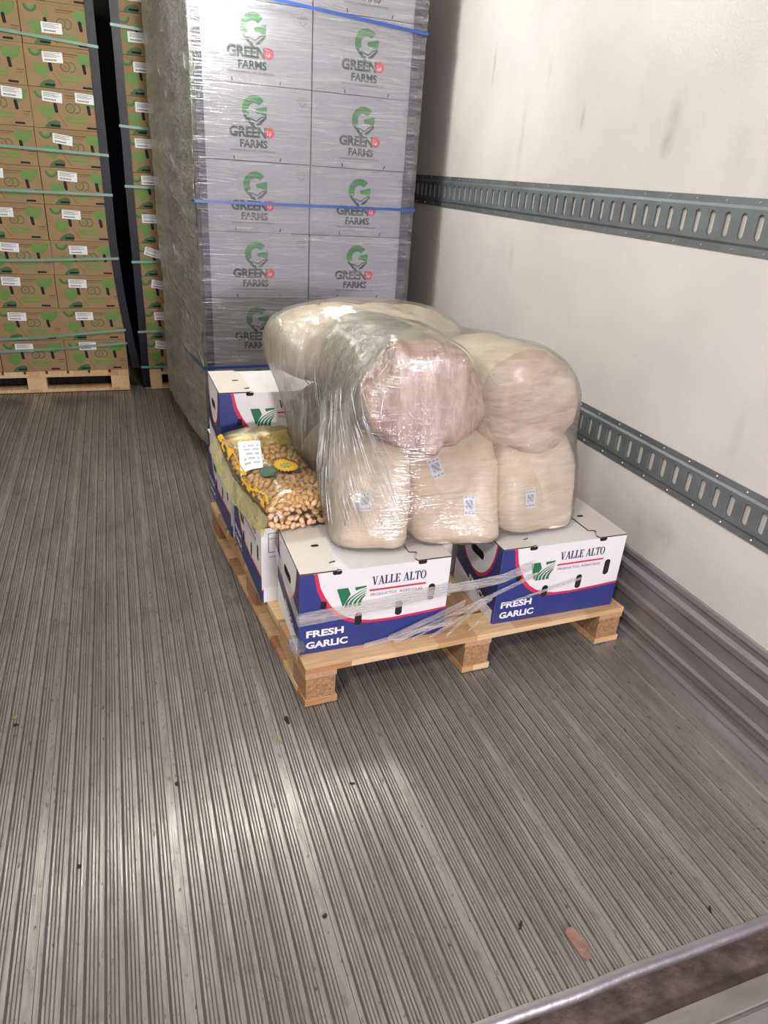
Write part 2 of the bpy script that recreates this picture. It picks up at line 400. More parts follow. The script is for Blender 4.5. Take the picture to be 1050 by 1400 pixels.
def serif(s, x, y, h, width):
    tot = sum(SERIF[c][0] for c in s); kx = width / tot; out = []; cx = 0
    for c in s:
        wd, ps = SERIF[c]
        if c == 'O':
            ps = []
            for k in range(20):
                a, b = 2 * math.pi * k / 20, 2 * math.pi * (k + 1) / 20
                f = lambda t, rx, ry: (.42 + rx * math.cos(t), .5 + ry * math.sin(t))
                ps.append([f(a, .22, .46), f(a, .41, .52), f(b, .41, .52), f(b, .22, .46)])
        for p in ps: out.append([(x + (cx + a) * kx, y + b * h) for a, b in p])
        cx += wd
    return out
def flat(name, faces, mats, mapf, parent, holes=()):
    """faces: list of (polygons, material index, layer). One printed mesh lying on the mapped face."""
    mb = MB()
    for polys, mi, lay in faces:
        for p in polys:
            for t in cut_all(tri(p), holes): mb.face([mapf(a, b, .0005 + .0004 * lay) for a, b in t], mi)
    return mb.build(name, mats, parent)

def carton_body(L, D, H, holes, parent, mats, t=.005, name='body'):
    maps = face_maps(L, D, H)
    mb = MB()
    for k, (fw, fh) in {'front': (L, H), 'left': (D, H), 'right': (D, H), 'top': (L, D), 'back': (L, H)}.items():
        hs = holes.get(k, [])
        for p in cut_all([rect(0, 0, fw, fh)], hs):
            for q in tri(p): mb.face([maps[k](a, b, 0) for a, b in q], 0)
        for h in hs:
            for i in range(len(h)):
                a, b = h[i], h[(i + 1) % len(h)]
                mb.face([maps[k](*a, 0), maps[k](*b, 0), maps[k](*b, -t), maps[k](*a, -t)], 1)
    mb.face([(-L / 2, -D / 2, 0), (-L / 2, D / 2, 0), (L / 2, D / 2, 0), (L / 2, -D / 2, 0)], 0)
    e = t
    mb2 = MB(); mb2.box((-L / 2 + e, -D / 2 + e, e), (L / 2 - e, D / 2 - e, H - e), 2)
    for k, (fw, fh) in {'front': (L, H), 'left': (D, H), 'right': (D, H), 'top': (L, D)}.items(): pass
    for f in mb2.f: mb.face([mb2.v[i] for i in f[::-1]], 2)
    return mb.build(name, mats, parent)
def face_maps(L, D, H):
    return {'front': lambda u, v, d: (-L / 2 + u, -D / 2 - d, v), 'left': lambda u, v, d: (-L / 2 - d, D / 2 - u, v),
            'right': lambda u, v, d: (L / 2 + d, -D / 2 + u, v), 'top': lambda u, v, d: (-L / 2 + u, -D / 2 + v, H + d),
            'back': lambda u, v, d: (L / 2 - u, D / 2 + d, v)}

# ================================================================== SETTING
XL, XR, YF, ZC = -0.89, 1.66, 6.6, 2.66
Y0 = 0.645
# floor: interlocking ridged planks, each an object of its own
floor = empty('floor', (0, 0, 0), kind='structure')
def plank(x0, wd, ridged=True):
    mb = MB(); pts = [(0, 0, 0), (.014, 0, 0)]
    prof = [(0, -.004, 1), (.0012, -.004, 1), (.0012, 0, 0), (.011, 0, 0)]
    if ridged:
        x = .011
        pitch = (wd - .022) / 7
        for k in range(7):
            b = x + k * pitch
            prof += [(b, 0, 0), (b + .001, -.0035, 1), (b + .0052, -.0035, 1), (b + .0062, 0, 0)]
            q = b + .0105
            while q < b + pitch - .006:
                prof += [(q, 0, 0), (q + .0008, -.0016, 1), (q + .0026, -.0016, 1), (q + .0034, 0, 0)]
                q += .0078
        prof += [(wd - .011, 0, 0)]
    prof += [(wd, 0, 0)]
    ys = [Y0, 1.0, 1.6, 2.4, 3.6, 5.0, YF]
    for (a, b) in zip(prof, prof[1:]):
        mi = 1 if (a[2] and b[2]) else 0
        for y0, y1 in zip(ys, ys[1:]):
            mb.face([(a[0], y0, a[1]), (b[0], y0, b[1]), (b[0], y1, b[1]), (a[0], y1, a[1])], mi)
    mb.face([(0, Y0, -.03), (wd, Y0, -.03), (wd, Y0, 0), (0, Y0, 0)], 0)
    me = mb.build('floor_plank', [M['floor'], M['groove']], floor, (x0, 0, 0))
    return me
pk = None
for k in range(8):
    if pk is None: pk = plank(XL, .3)
    else: link('floor_plank', pk.data, floor, (XL + .3 * k, 0, 0))
mb = MB()
for a, b in (((1.51, 0), (1.56, 0)), ((1.56, 0), (1.565, .003)), ((1.565, .003), (1.628, .003)), ((1.628, .003), (1.645, .02))):
    mb.face([(a[0], Y0, a[1]), (b[0], Y0, b[1]), (b[0], YF, b[1]), (a[0], YF, a[1])])
mb.build('edge_plank', M['floor'], floor)
mb = MB(); mb.box((XL, Y0 + .02, -.12), (XR, YF, -.03)); mb.build('underfloor', M['rubber'], floor)
# walls, ceiling
def slab(name, a, b, m):
    mb = MB(); mb.box(a, b); return tag(mb.build(name, m), kind='structure')
slab('wall_right', (XR, Y0, -.02), (XR + .05, YF, ZC), M['wall'])
slab('wall_left', (XL - .05, Y0, -.02), (XL, YF, ZC), M['wall'])
slab('wall_front', (XL, YF, -.02), (XR, YF + .05, ZC), M['bulkhead'])
slab('ceiling', (XL, Y0, ZC), (XR, YF, ZC + .05), M['wall'])
# kick plate along the right wall (extruded profile)
prof = [(1.6595, .335), (1.650, .333), (1.648, .318), (1.654, .308), (1.654, .292), (1.640, .282), (1.640, .262), (1.647, .252), (1.647, .205),
        (1.637, .196), (1.637, .172), (1.645, .164), (1.645, .112), (1.634, .106), (1.634, .100), (1.638, .097), (1.638, .078), (1.648, .07), (1.648, .046), (1.634, .040), (1.634, .030), (1.622, .003), (1.659, .002)]
mb = MB(); mb.grid([[(x, y, z) for x, z in prof] for y in (Y0, 1.2, 2, 3, 4.5, YF)])
for y, s in ((Y0, 1), (YF, -1)): mb.face([(x, y, z) for x, z in prof][::s])
tag(mb.build('baseboard_right', M['kick']), kind='structure')
# slotted track rails on the right wall
def track(name, z0):
    mb = MB(); ya, yb = Y0 + .01, YF - .01
    pr = [(0.0005, .146), (.004, .146), (.004, .126), (.009, .118)], [(.009, .028), (.004, .020), (.004, 0), (.0005, 0)]
    for p in pr:
        mb.grid([[(XR - d, y, z0 + z) for d, z in p] for y in (ya, yb)])
    P = .06; n = int((yb - ya) / P); off = (1.634 - ya) % P
    y = ya
    fm = lambda u, v, d: (XR - .009 - d, u, z0 + v)
    cells = [ya + off - P / 2 + P * k for k in range(n)]
    for y in cells:
        hole = stadium(y + P / 2, .073, .025, .068, 3)
        for p in cut_all([rect(y, .028, y + P, .118)], [hole]):
            for q in tri(p): mb.face([fm(a, b, 0) for a, b in q][::-1])
        for i in range(len(hole)):
            a, b = hole[i], hole[(i + 1) % len(hole)]
            mb.face([fm(*a, 0), fm(*b, 0), fm(*b, -.008), fm(*a, -.008)])
    for a, b in ((ya, cells[0]), (cells[-1] + P, yb)):
        mb.face([fm(a, .028, 0), fm(b, .028, 0), fm(b, .118, 0), fm(a, .118, 0)])
    root = tag(mb.build(name, M['galv']), kind='structure')
    sc = None
    k = 0; y = ya + .1
    while y < 5.2:
        for zz in (.136, .010):
            if sc is None:
                q = MB(); c = disc(0, 0, .0042, .0042, 8)
                for i in range(8):
                    a, b = c[i], c[(i + 1) % 8]
                    q.face([(0, *a), (0, *b), (-.003, b[0] * .7, b[1] * .7), (-.003, a[0] * .7, a[1] * .7)])
                q.face([(-.003, a * .7, b * .7) for a, b in c])
                sc = q.build('screw', M['bright_alu'], root, (XR - .004, y, z0 + zz))
            else: link('screw', sc.data, root, (XR - .004, y + (.06 if zz < .1 else 0), z0 + zz))
        y += .12
track('trim_1', 1.357); track('trim_2', 0.601)
# rear sill: bright nosing, rusty gap bar, dock plate
mb = MB(); arc = [(Y0 - .016 * math.sin(a), -.014 + .016 * math.cos(a)) for a in [math.pi * k / 8 for k in range(9)]]
arc = [(Y0 + .006, .0005)] + [(Y0, .002)] + arc[1:] + [(Y0 + .02, -.03)]
mb.grid([[(x, y + .004 * noise.noise(Vector((x * 6, 0, 3))), z) for y, z in arc] for x in [XL + (XR - XL) * k / 40 for k in range(41)]])
tag(mb.build('trim_3', M['bright_alu'], smooth=True), kind='structure')
slab('trim_4', (XL, .52, -.16), (XR, Y0 + .02, -.052), M['rust'])
mb = MB()
pl = [(.565, -.09), (.560, -.040), (.515, -.034), (.512, -.040), (.506, -.040), (.503, -.034), (.47, -.034), (.466, -.042), (-.1, -.046)]
mb.grid([[(x, y, z) for y, z in pl] for x in (-1.6, XR + .5)])
tag(mb.build('dock_plate', M['plate_steel']), kind='structure')
slab('ground', (-6, -7, -.2), (6, -.1, -.06), M['concrete'])

# lamps that light the place (both outside the frame)
t = empty('ceiling_lamp', (.36, 3.30, ZC), label='white batten lamp on the trailer ceiling, out of frame', cat='lamp')
mb = MB(); mb.box((-.2, -.1, -.05), (.2, .1, 0)); hs_ = mb.build('housing', M['lamp_white'], t)
t = empty('ceiling_lamp', (.36, 1.25, ZC), label='white batten lamp on the ceiling near the rear doors, out of frame', cat='lamp'); link('housing', hs_.data, t)

# ================================================================== PALLETS
def pallet(name, label, wd, dp, wood, block, loc, rz, shear=0, deck=None, under=None):
    t = empty(name, loc, rz, label, 'pallet')
    sh = lambda x, y, z: (x - shear * y, y, z)
    def part(nm, a, b, m, jit=0):
        mb = MB(); mb.box(a, b); mb.v = [sh(*p) for p in mb.v]
        o = mb.build(nm, m, t)
        return o
    n = 9; bw = .118; gap = (dp - n * bw) / (n - 1)
    for k in range(n):
        y0 = k * (bw + gap)
        part('deck_board', (0, y0, .124), (wd, y0 + bw, .144), deck[k % len(deck)] if deck else wood)
    for x0 in (0, wd / 2 - .05, wd - .1):
        part('stringer_board', (x0, .001, .104), (x0 + .1, dp - .001, .124), under or wood)
        for y0 in (.001, dp / 2 - .06, dp - .121):
            part('block', (x0 + .003, y0 + .002, .022), (x0 + .097, y0 + .12, .104), block)
        part('bottom_board', (x0, 0, 0), (x0 + .104, dp, .022), wood)
    return t
P1 = pallet('pallet', 'light wooden pallet carrying the garlic boxes and wrapped bags', 1.19, 1.22, M['pine'], M['chip'], (.417, 1.612, .0045), R_(2.2), .066,
            [M['pine'], M['pine_brown'], M['pine_pale'], M['pine_brown'], M['pine'], M['pine_brown']], M['pine_brown'])

# ================================================================== GARLIC BOXES
GL, GD, GH = .485, .305, .285
def curve_line():
    return [(.098, 1.0), (.12, .82), (.15, .70), (.19, .58), (.24, .48), (.30, .405), (.37, .355), (.46, .325), (.60, .318), (.80, .335), (1.0, .358)]
def garlic_box(end='front'):
    t = empty('garlic_box')
    L, D, H = GL, GD, GH; mp = face_maps(L, D, H)
    fh = [stadium(.152 * L, .60 * H, .020, .030, 3), stadium(.385 * L, .36 * H, .024, .050, 3), stadium(.66 * L, .43 * H, .024, .056, 3), stadium(.882 * L, .58 * H, .024, .062, 3),
          stadium(.235 * L, .985 * H, .030, .016, 3), stadium(.80 * L, .985 * H, .030, .016, 3)]
    lh = [stadium(.48 * D, .70 * H, .095, .032, 4), ]
    carton_body(L, D, H, {'front': fh, 'left': lh, 'right': [] if end == 'label' else lh}, t, [M['white_card'], M['kraft_dark'], M['card_inside_shade']])
    S_ = lambda pts: [(a * L, b * H) for a, b in pts]
    cl = curve_line()
    blue = S_([(0, 0), (1, 0), (1, .33)] + [(a - .008, b - .028) for a, b in cl[::-1]][1:] + [(0.085, 1), (0, 1)])
    faces = [([blue], 0, 0)]
    red = []
    for (a, b), (c, d) in zip(cl, cl[1:]):
        red.append(S_([(a - .011, b - .032 * (1 if b < .95 else 0)), (c - .011, d - .032), (c + .011, d + .0), (a + .011, b)]))
    faces.append((red, 1, 1))
    # leaf-and-field emblem
    ex, ey, eh, ew = .235 * L, .535 * H, .245 * H, .195 * L
    E_ = lambda pts: [(ex + a * ew, ey + b * eh) for a, b in pts]
    em = [E_([(0, 1), (.37, 1), (.47, .66), (.40, .5), (.22, .05)])]
    em.append(E_([(.60, .98), (1, 1), (.98, .92), (.70, .84), (.64, .80)]))
    for (s0, e0, wd) in ((.27, (.98, .86), .1), (.40, (.97, .74), .11), (.55, (.95, .62), .12), (.71, (.93, .52), .13)):
        pts = []
        for k in range(6):
            q = k / 5
            pts.append((s0 + (e0[0] - s0) * q ** 1.7, .0 + e0[1] * q ** .75))
        em += [E_([(a[0], a[1]), (a[0] + wd * (1 - .5 * i / 5), a[1]), (b[0] + wd * (1 - .5 * (i + 1) / 5) * .8, b[1]), (b[0], b[1])]) for i, (a, b) in enumerate(zip(pts, pts[1:]))]
    faces.append((em, 2, 2))
    faces.append((serif('VALLE ALTO', .462 * L, .775 * H, .105 * H, .372 * L), 3, 2))
    faces.append(([rect(.45 * L, .70 * H, .835 * L, .722 * H)], 1, 2))
    faces.append((text_polys('PRODUCTOS  AGRICOLAS', .46 * L, .635 * H, .035 * H, .0, .355 * L), 4, 2))
    faces.append((text_polys('FRESH', .045 * L, .215 * H, .085 * H, .035, .245 * L), 5, 3))
    faces.append((text_polys('GARLIC', .045 * L, .07 * H, .085 * H, .035, .275 * L), 5, 3))
    pm = [M['blue_print'], M['red_print'], M['green_print'], M['navy_print'], M['grey_print'], M['white_print']]
    flat('front_print', faces, pm, mp['front'], t, fh)
    # end panels
    for side in ('left', 'right'):
        if side == 'right' and end == 'label':
            f = [([rect(0, 0, D, .16 * H)], 0, 0), ([rect(0, .16 * H, D, .18 * H)], 1, 1), ([rect(.02 * D, .0, .2 * D, .2 * H)], 5, 2),
                 (stroke([(.08 * D, .68 * H), (.42 * D, .68 * H), (.42 * D, .93 * H), (.08 * D, .93 * H), (.08 * D, .68 * H)], .002) + stroke([(.08 * D, .86 * H), (.42 * D, .86 * H)], .0015)
                  + stroke([(.08 * D, .62 * H), (.42 * D, .62 * H)], .0015), 3, 1), (text_polys('1', .23 * D, .72 * H, .08 * H, .01), 3, 1),
                 (text_polys('QTY', .20 * D, .875 * H, .025 * H, .0), 3, 1)]
            flat('end_print', f, pm, mp[side], t)
            continue
        E2 = lambda pts: [(a * D, b * H) for a, b in pts]
        if side == 'right':
            E2 = lambda pts: [((1 - a) * D, b * H) for a, b in pts]
        ell = [(.47 + .40 * math.cos(a), 1.0 + .56 * math.sin(a)) for a in [math.pi + math.pi * k / 20 for k in range(21)]]
        ell2 = [(.47 + .43 * math.cos(a), 1.0 + .61 * math.sin(a)) for a in [math.pi + math.pi * k / 20 for k in range(21)]]
        f = [([E2([(0, 0), (1, 0), (1, 1), (0, 1)])], 0, 0), ([E2(ell2)], 1, 1), ([E2(ell)], 5, 2),
             ([E2([(0, .0), (.96, 0), (.96, .17), (.6, .17), (0, .34)])], 5, 1), ([E2([(0, .56), (.82, .30), (.82, .20), (.62, .19), (0, .36)])], 3, 2)]
        tx = text_polys('FRESCO', 0, 0, .085 * H, .03, .42 * D)
        if side == 'left': tx = [[(.38 * D + a, .235 * H + b - a * .22) for a, b in p] for p in tx]
        else: tx = [[(.2 * D + a, .235 * H + b + a * .2) for a, b in p] for p in tx]
        f.append((tx, 5, 3))
        f.append((stroke(E2([(.12, .84), (.12, .9), (.2, .9), (.2, .84)]), .002), 3, 3))
        flat('end_print', f, pm, mp[side], t, lh)
    # lid flaps with their hooked tongues and finger holes
    for s in (0, 1):
        fx = (lambda a: a) if s == 0 else (lambda a: L - a)
        hole = stadium(fx(.118), .50 * D, .024, .015, 4)
        out = [(0, 0), (.112, 0), (.118, .014), (.100, .040), (.100, .050), (.122, .056), (.122, D - .040), (.108, D - .028), (.104, D), (0, D)]
        poly = [(fx(a), b) for a, b in out]
        mb = MB()
        hs = stadium(fx(.085), .52 * D, .026, .015, 4)
        for q in cut_all(tri(poly), [hs]): mb.face([mp['top'](a, b, .0045) for a, b in q])
        for i in range(len(poly)):
            a, b = poly[i], poly[(i + 1) % len(poly)]
            mb.face([mp['top'](*a, .0002), mp['top'](*b, .0002), mp['top'](*b, .0045), mp['top'](*a, .0045)], 1)
        for i in range(len(hs)):
            a, b = hs[i], hs[(i + 1) % len(hs)]
            mb.face([mp['top'](*a, .0004), mp['top'](*b, .0004), mp['top'](*b, .0045), mp['top'](*a, .0045)], 1)
        mb.face([mp['top'](a, b, .0006) for a, b in hs], 2)  # dark disc paints the shaded hollow of the finger hole
        mb.build('lid_flap', [M['card_top'], M['kraft_dark'], M['card_inside_shade']], t)
    # a few garlic bulbs glimpsed through the holes
    mb = MB()
    for cx in (.155, .385, .66, .88):
        rows = []
        for i in range(7):
            th = math.pi * i / 6
            rows.append([(-L / 2 + cx * L + .026 * math.sin(th) * math.cos(2 * math.pi * k / 10), -D / 2 + .036 - .027 * math.sin(th) * math.sin(2 * math.pi * k / 10),
                          H * (.33 if cx < .5 else .36) + (.075 if cx < .2 else .05 if cx > .8 else 0) - .026 * math.cos(th)) for k in range(10)])
        mb.grid(rows, closed=True)
    tag(mb.build('garlic_bulbs', M['bag_pink'], t, smooth=True), kind='stuff')
    return t
ZD = .1495
gb = garlic_box()
gb_label = garlic_box('label')
GG = 'garlic boxes on the front pallet'
def put(o, x, y, z, rz, label): o.location = (x, y, z); o.rotation_euler = (0, 0, rz); tag(o, label, 'box', GG)
put(gb, .656, 1.685 + GD / 2, ZD, R_(0), 'white and blue garlic box at the front left corner of the pallet')
def clone(src, *a): c = copy_tree(src); put(c, *a); return c
clone(gb, 1.322, 1.683 + GD / 2, ZD, R_(.6), 'white and blue garlic box at the front right corner, nearest the wall')
put(gb_label, .350 + GD / 2, 2.245, ZD, R_(-90 + 2.0), 'garlic box with a small printed table on its end, under the peanut bag')
clone(gb_label, .316 + GD / 2, 2.738, ZD, R_(-90 + 3), 'garlic box at the back left corner, below the upper garlic box')
clone(gb, .306 + GL / 2, 2.545 + GD / 2, ZD + GH + .006, R_(1), 'upper garlic box standing on another box behind the peanut bag')
clone(gb_label, .690 + GD / 2, 2.245, ZD, R_(-90 + 1), 'garlic box hidden under the wrapped bags behind the front left box')
clone(gb_label, 1.03 + GD / 2, 2.27, ZD, R_(-90 + 1), 'garlic box hidden under the wrapped bags behind the gap')

# ================================================================== SACKS IN FILM
ZB = ZD + GH + .0055
TGT = []
def sgn(v, p): return math.copysign(abs(v) ** p, v)
def blob(name, c, r, e=(.6, .6), nz=.02, nf=5, seed=0, parent=None, m=None, rot=0, axis='y', face=None, taper=0, lean=0, skew=0, crease=.007, nu=76, nv=44):
    """lumpy pillow sack: superellipsoid with its pole along axis, displaced by noise"""
    rows = []
    nc = nv // 3; cap = [-math.acos(min(1, (.94 * i / nc) ** (1 / e[0]))) for i in range(nc + 1)]
    mid = [cap[-1] * (1 - 2 * i / nv) for i in range(1, nv)]
    for ph in cap + mid + [-c_ for c_ in cap[::-1]]:
        row = []
        for k in range(nu):
            th = 2 * math.pi * k / nu
            a = sgn(math.cos(ph), e[0]) * sgn(math.cos(th), e[1]); b = sgn(math.cos(ph), e[0]) * sgn(math.sin(th), e[1]); d = sgn(math.sin(ph), e[0])
            p = Vector((a * r[0], d * r[1], b * r[2])) if axis == 'y' else Vector((d * r[0], a * r[1], -b * r[2]))
            q = p + Vector((seed * 3.1, seed * 1.7, seed))
            dn = p.normalized() if p.length > 0 else Vector((0, 0, 1))
            k1 = noise.noise(q * nf) * nz + noise.noise(q * nf * 2.7) * nz * .35
            if face: k1 += face(p)
            k1 -= crease * max(0, 1 - abs(noise.noise(Vector((q.x * 5, q.y * 3, q.z * 3)))) / .10)
            p = p + dn * k1
            if taper:
                q_ = 1 - taper * max(0, (p.y / r[1] + .6) / 1.6)
                p.x *= q_; p.z = (p.z + r[2]) * q_ - r[2]
            p.y += lean * (p.z + r[2]) + skew * p.x
            p.rotate(Matrix.Rotation(rot, 3, 'Z'))
            p = p + Vector(c)
            if p.z < ZB + .040: p.z = ZB + .006 + .034 * math.exp((p.z - ZB - .040) / .034)
            row.append(p)
        rows.append(row)
    mb = MB()
    idx = mb.grid(rows, closed=True)
    return mb
def sack(label, c, r, m, patches=(), **kw):
    mb = blob('sack', c, r, **kw)
    t = empty('sack', (c[0], c[1], c[2] - r[2]), 0, label, 'bag', 'bags wrapped in clear film')
    o = Vector(t.location)
    bvh = BVHTree.FromPolygons([Vector(p) for p in mb.v], mb.f)
    TGT.append((list(mb.v), [list(f) for f in mb.f]))
    mb.v = [tuple(Vector(p) - o) for p in mb.v]
    if isinstance(m, list):
        for k, f in enumerate(mb.f):
            q = Vector(sum((Vector(mb.v[i]) for i in f), Vector()) / len(f)); q.rotate(Matrix.Rotation(-kw.get('rot', 0), 3, 'Z')); q.y -= kw.get('lean', 0) * q.z + kw.get('skew', 0) * q.x
            if q.y < -r[1] * .82: mb.m[k] = 1
    mb.build('sack_body', m, t, smooth=True)
    for (px, pz, pw, ph, rr, dirv) in patches:
        lb = MB(); n, mm = 10, 12; rows = []
        for j in range(mm + 1):
            row = []
            for i in range(n + 1):
                u = (i / n - .5) * pw; v = (j / mm - .5) * ph
                uu = u * math.cos(rr) - v * math.sin(rr); vv = u * math.sin(rr) + v * math.cos(rr)
                if dirv == 'front': st, d = Vector((px + uu, -1, pz + vv)), Vector((0, 1, 0))
                elif dirv == 'left': st, d = Vector((-1, px + uu, pz + vv)), Vector((1, 0, 0))
                hit, nn, _, _ = bvh.ray_cast(st, d)
                if hit is None: hit, nn, _, _ = bvh.find_nearest(Vector((px, c[1] - r[1], pz)))
                row.append(tuple(hit - d * .0025 - o))
            rows.append(row)
        ix = lb.grid(rows)
        if dirv == 'left': lb.m = [0] * len(lb.f); lb.build('dark_print', [M['charcoal_patch']], t, smooth=True)
        else:
            for k in range(len(lb.f)):
                j, i = divmod(k, n)
                if 2 <= i <= 7 and 4 <= j <= 8 and (i * 7 + j * 3) % 4 != 0: lb.m[k] = 1
                elif j in (1, 10) and 1 <= i <= 8 and i % 3: lb.m[k] = 1
            lb.build('paper_label', [M['label_paper'], M['pale_print']], t)
    return t
fr = lambda p, amp, f: amp * noise.noise(Vector((p.x * f, 3, p.z * f * .25))) if p.y < -.15 else 0
sack('cream bag at the left of the bottom row of wrapped bags', (.698, 1.945, .575), (.126, .215, .185), M['bag_cream'], [(.640, .600, .040, .058, .05, 'front')], e=(.30, .42), nz=.016, nf=5, seed=1, rot=-.26, lean=.30)
sack('cream bag in the middle of the bottom row, with two labels', (.966, 1.935, .580), (.151, .225, .190), M['bag_cream'], [(.885, .675, .042, .056, .3, 'front'), (.99, .56, .040, .06, -.08, 'front')], e=(.28, .40), nz=.016, nf=5, seed=2, rot=-.08, lean=.42, skew=-.12)
sack('cream bag at the right of the bottom row, nearest the wall', (1.264, 1.955, .580), (.153, .225, .185), M['bag_pale'], [(1.21, .565, .040, .06, .0, 'front')], e=(.34, .48), nz=.018, nf=5, seed=3, lean=.30)
sack('large pinkish sack with a round puckered end, middle of the upper row', (.795, 1.975, .920), (.178, .25, .158), [M['bag_grey'], M['bag_pink']], e=(.16, .95), taper=.0, nz=.012, nf=6, seed=4, rot=.03, crease=0, lean=.26, skew=-.14, face=lambda p: fr(p, .030, 20))
sack('pinkish sack at the right of the upper row, beside the wall', (1.205, 2.015, .872), (.185, .24, .162), [M['bag_pale'], M['bag_pink_side']], e=(.3, .85), lean=.25, taper=.1, nz=.02, nf=6, seed=5, face=lambda p: .014 * noise.noise(Vector((p.x * 5, 1, p.z * 18))))
sack('pale bag lying across the back on top of the load', (.83, 2.43, .930), (.36, .19, .130), M['bag_pale'], [(.90, 1.02, .036, .05, .1, 'front')], e=(.6, .75), nz=.028, nf=4, crease=.016, seed=6, axis='x')
sack('greyish bag with a dark patch behind the film at the left', (.86, 2.375, .625), (.31, .155, .185), M['bag_grey'], [(2.36, .70, .20, .19, .3, 'left')], e=(.6, .7), nz=.02, nf=5, seed=7)

# taut film around the whole load of sacks: outermost hits, pulled straight over the hollows
verts = []; faces = []
for v, f in TGT:
    b = len(verts); verts += [Vector(p) for p in v]; faces += [[i + b for i in q] for q in f]
bvh = BVHTree.FromPolygons(verts, faces)
cen = Vector((.88, 2.12, .72))
NT, NP = 150, 64
dirs = [[Vector((math.cos(-1.45 + 3.02 * i / NP) * math.cos(2 * math.pi * k / NT), math.cos(-1.45 + 3.02 * i / NP) * math.sin(2 * math.pi * k / NT), math.sin(-1.45 + 3.02 * i / NP))) for k in range(NT)] for i in range(NP + 1)]
rad = []
for i in range(NP + 1):
    row = []
    for k in range(NT):
        d = dirs[i][k]; hit, _, _, dist = bvh.ray_cast(cen + d * 2.0, -d)
        row.append((2.0 - dist) if hit else 0.05)
    rad.append(row)
def relax(only_up, amt):
    global rad
    new = [r[:] for r in rad]
    for i in range(NP + 1):
        for k in range(NT):
            a = [rad[i][(k - 1) % NT], rad[i][(k + 1) % NT]]
            if 0 < i < NP: a += [rad[i - 1][k], rad[i + 1][k]]
            av = sum(a) / len(a)
            new[i][k] = max(rad[i][k], av) if only_up else rad[i][k] + (av - rad[i][k]) * amt
    rad = new
for _ in range(110): relax(True, 1)
for _ in range(1): relax(False, .5)
mb = MB(); rows = []
for i in range(NP + 1):
    row = []
    for k in range(NT):
        d = dirs[i][k]
        p = cen + d * (rad[i][k] + .014 + .004 * noise.noise(Vector((d.x * 9, d.y * 9, d.z * 22))))
        p.z = max(p.z, ZB + .002)
        row.append(p)
    rows.append(row)
mb.grid(rows, closed=True)
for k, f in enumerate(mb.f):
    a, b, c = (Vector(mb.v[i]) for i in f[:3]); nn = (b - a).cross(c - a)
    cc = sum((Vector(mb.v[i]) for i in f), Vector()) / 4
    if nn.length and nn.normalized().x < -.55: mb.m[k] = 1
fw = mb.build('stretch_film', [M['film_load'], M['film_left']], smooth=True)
tag(fw, 'clear shiny stretch film wrapped around the heap of cream and pink bags', 'film')

def thread(mb, pts, r):
    rows = []
    for i, p in enumerate(pts):
        t_ = (pts[min(i + 1, len(pts) - 1)] - pts[max(i - 1, 0)]).normalized()
        a = t_.cross(Vector((.31, .2, .93)))
        if a.length < .01: a = t_.cross(Vector((1, 0, 0)))
        a.normalize(); b = t_.cross(a); q = r * math.sin(math.pi * (i + .35) / (len(pts) - .3)) ** .5
        rows.append([p + (a * math.cos(2 * math.pi * k / 5) + b * math.sin(2 * math.pi * k / 5)) * q for k in range(5)])
    mb.grid(rows, closed=True)
def env_pt(th, ph, off=.0015):
    x = (th % (2 * math.pi)) / (2 * math.pi) * NT; y = (ph + 1.45) / 3.02 * NP
    k0, i0 = int(x), max(0, min(NP - 1, int(y))); u, v = x - k0, y - i0
    R = lambda i, k: Vector(rows[i][k % NT])
    p = R(i0, k0).lerp(R(i0, k0 + 1), u).lerp(R(i0 + 1, k0).lerp(R(i0 + 1, k0 + 1), u), v)
    return p + (p - cen).normalized() * off
mb = MB()
for k in range(130):                                # taut pleats down the left side
    q = rnd.random(); t0 = R_(168 + 62 * q + rnd.uniform(-4, 4)); t1 = t0 + R_(rnd.uniform(18, 30))
    p0, p1 = .62 - .1 * q, -.42
    a = rnd.uniform(0, .75); b = min(1, a + rnd.uniform(.12, .55))
    thread(mb, [env_pt(t0 + (t1 - t0) * f, p0 + (p1 - p0) * f) for f in [a + (b - a) * i / 9 for i in range(10)]], rnd.uniform(.0008, .0021))
for k in range(80):                                # fine level pleats across the front
    t0 = R_(rnd.uniform(222, 312)); t1 = t0 + R_(rnd.uniform(6, 26)); ph = rnd.uniform(-.45, .5); sl = rnd.uniform(-.03, .05)
    thread(mb, [env_pt(t0 + (t1 - t0) * i / 7, ph + sl * i / 7) for i in range(8)], rnd.uniform(.0004, .0008))
for k in range(26):                                # gathered pleats where the upper sacks meet the lower
    t0 = R_(rnd.uniform(225, 300)); t1 = t0 + R_(rnd.uniform(-14, 14)); p0 = rnd.uniform(.35, .75)
    thread(mb, [env_pt(t0 + (t1 - t0) * i / 7, p0 - .16 * i / 7) for i in range(8)], rnd.uniform(.0005, .001))
tag(mb.build('film_pleats', M['film_pleat'], fw, smooth=True), kind='stuff')

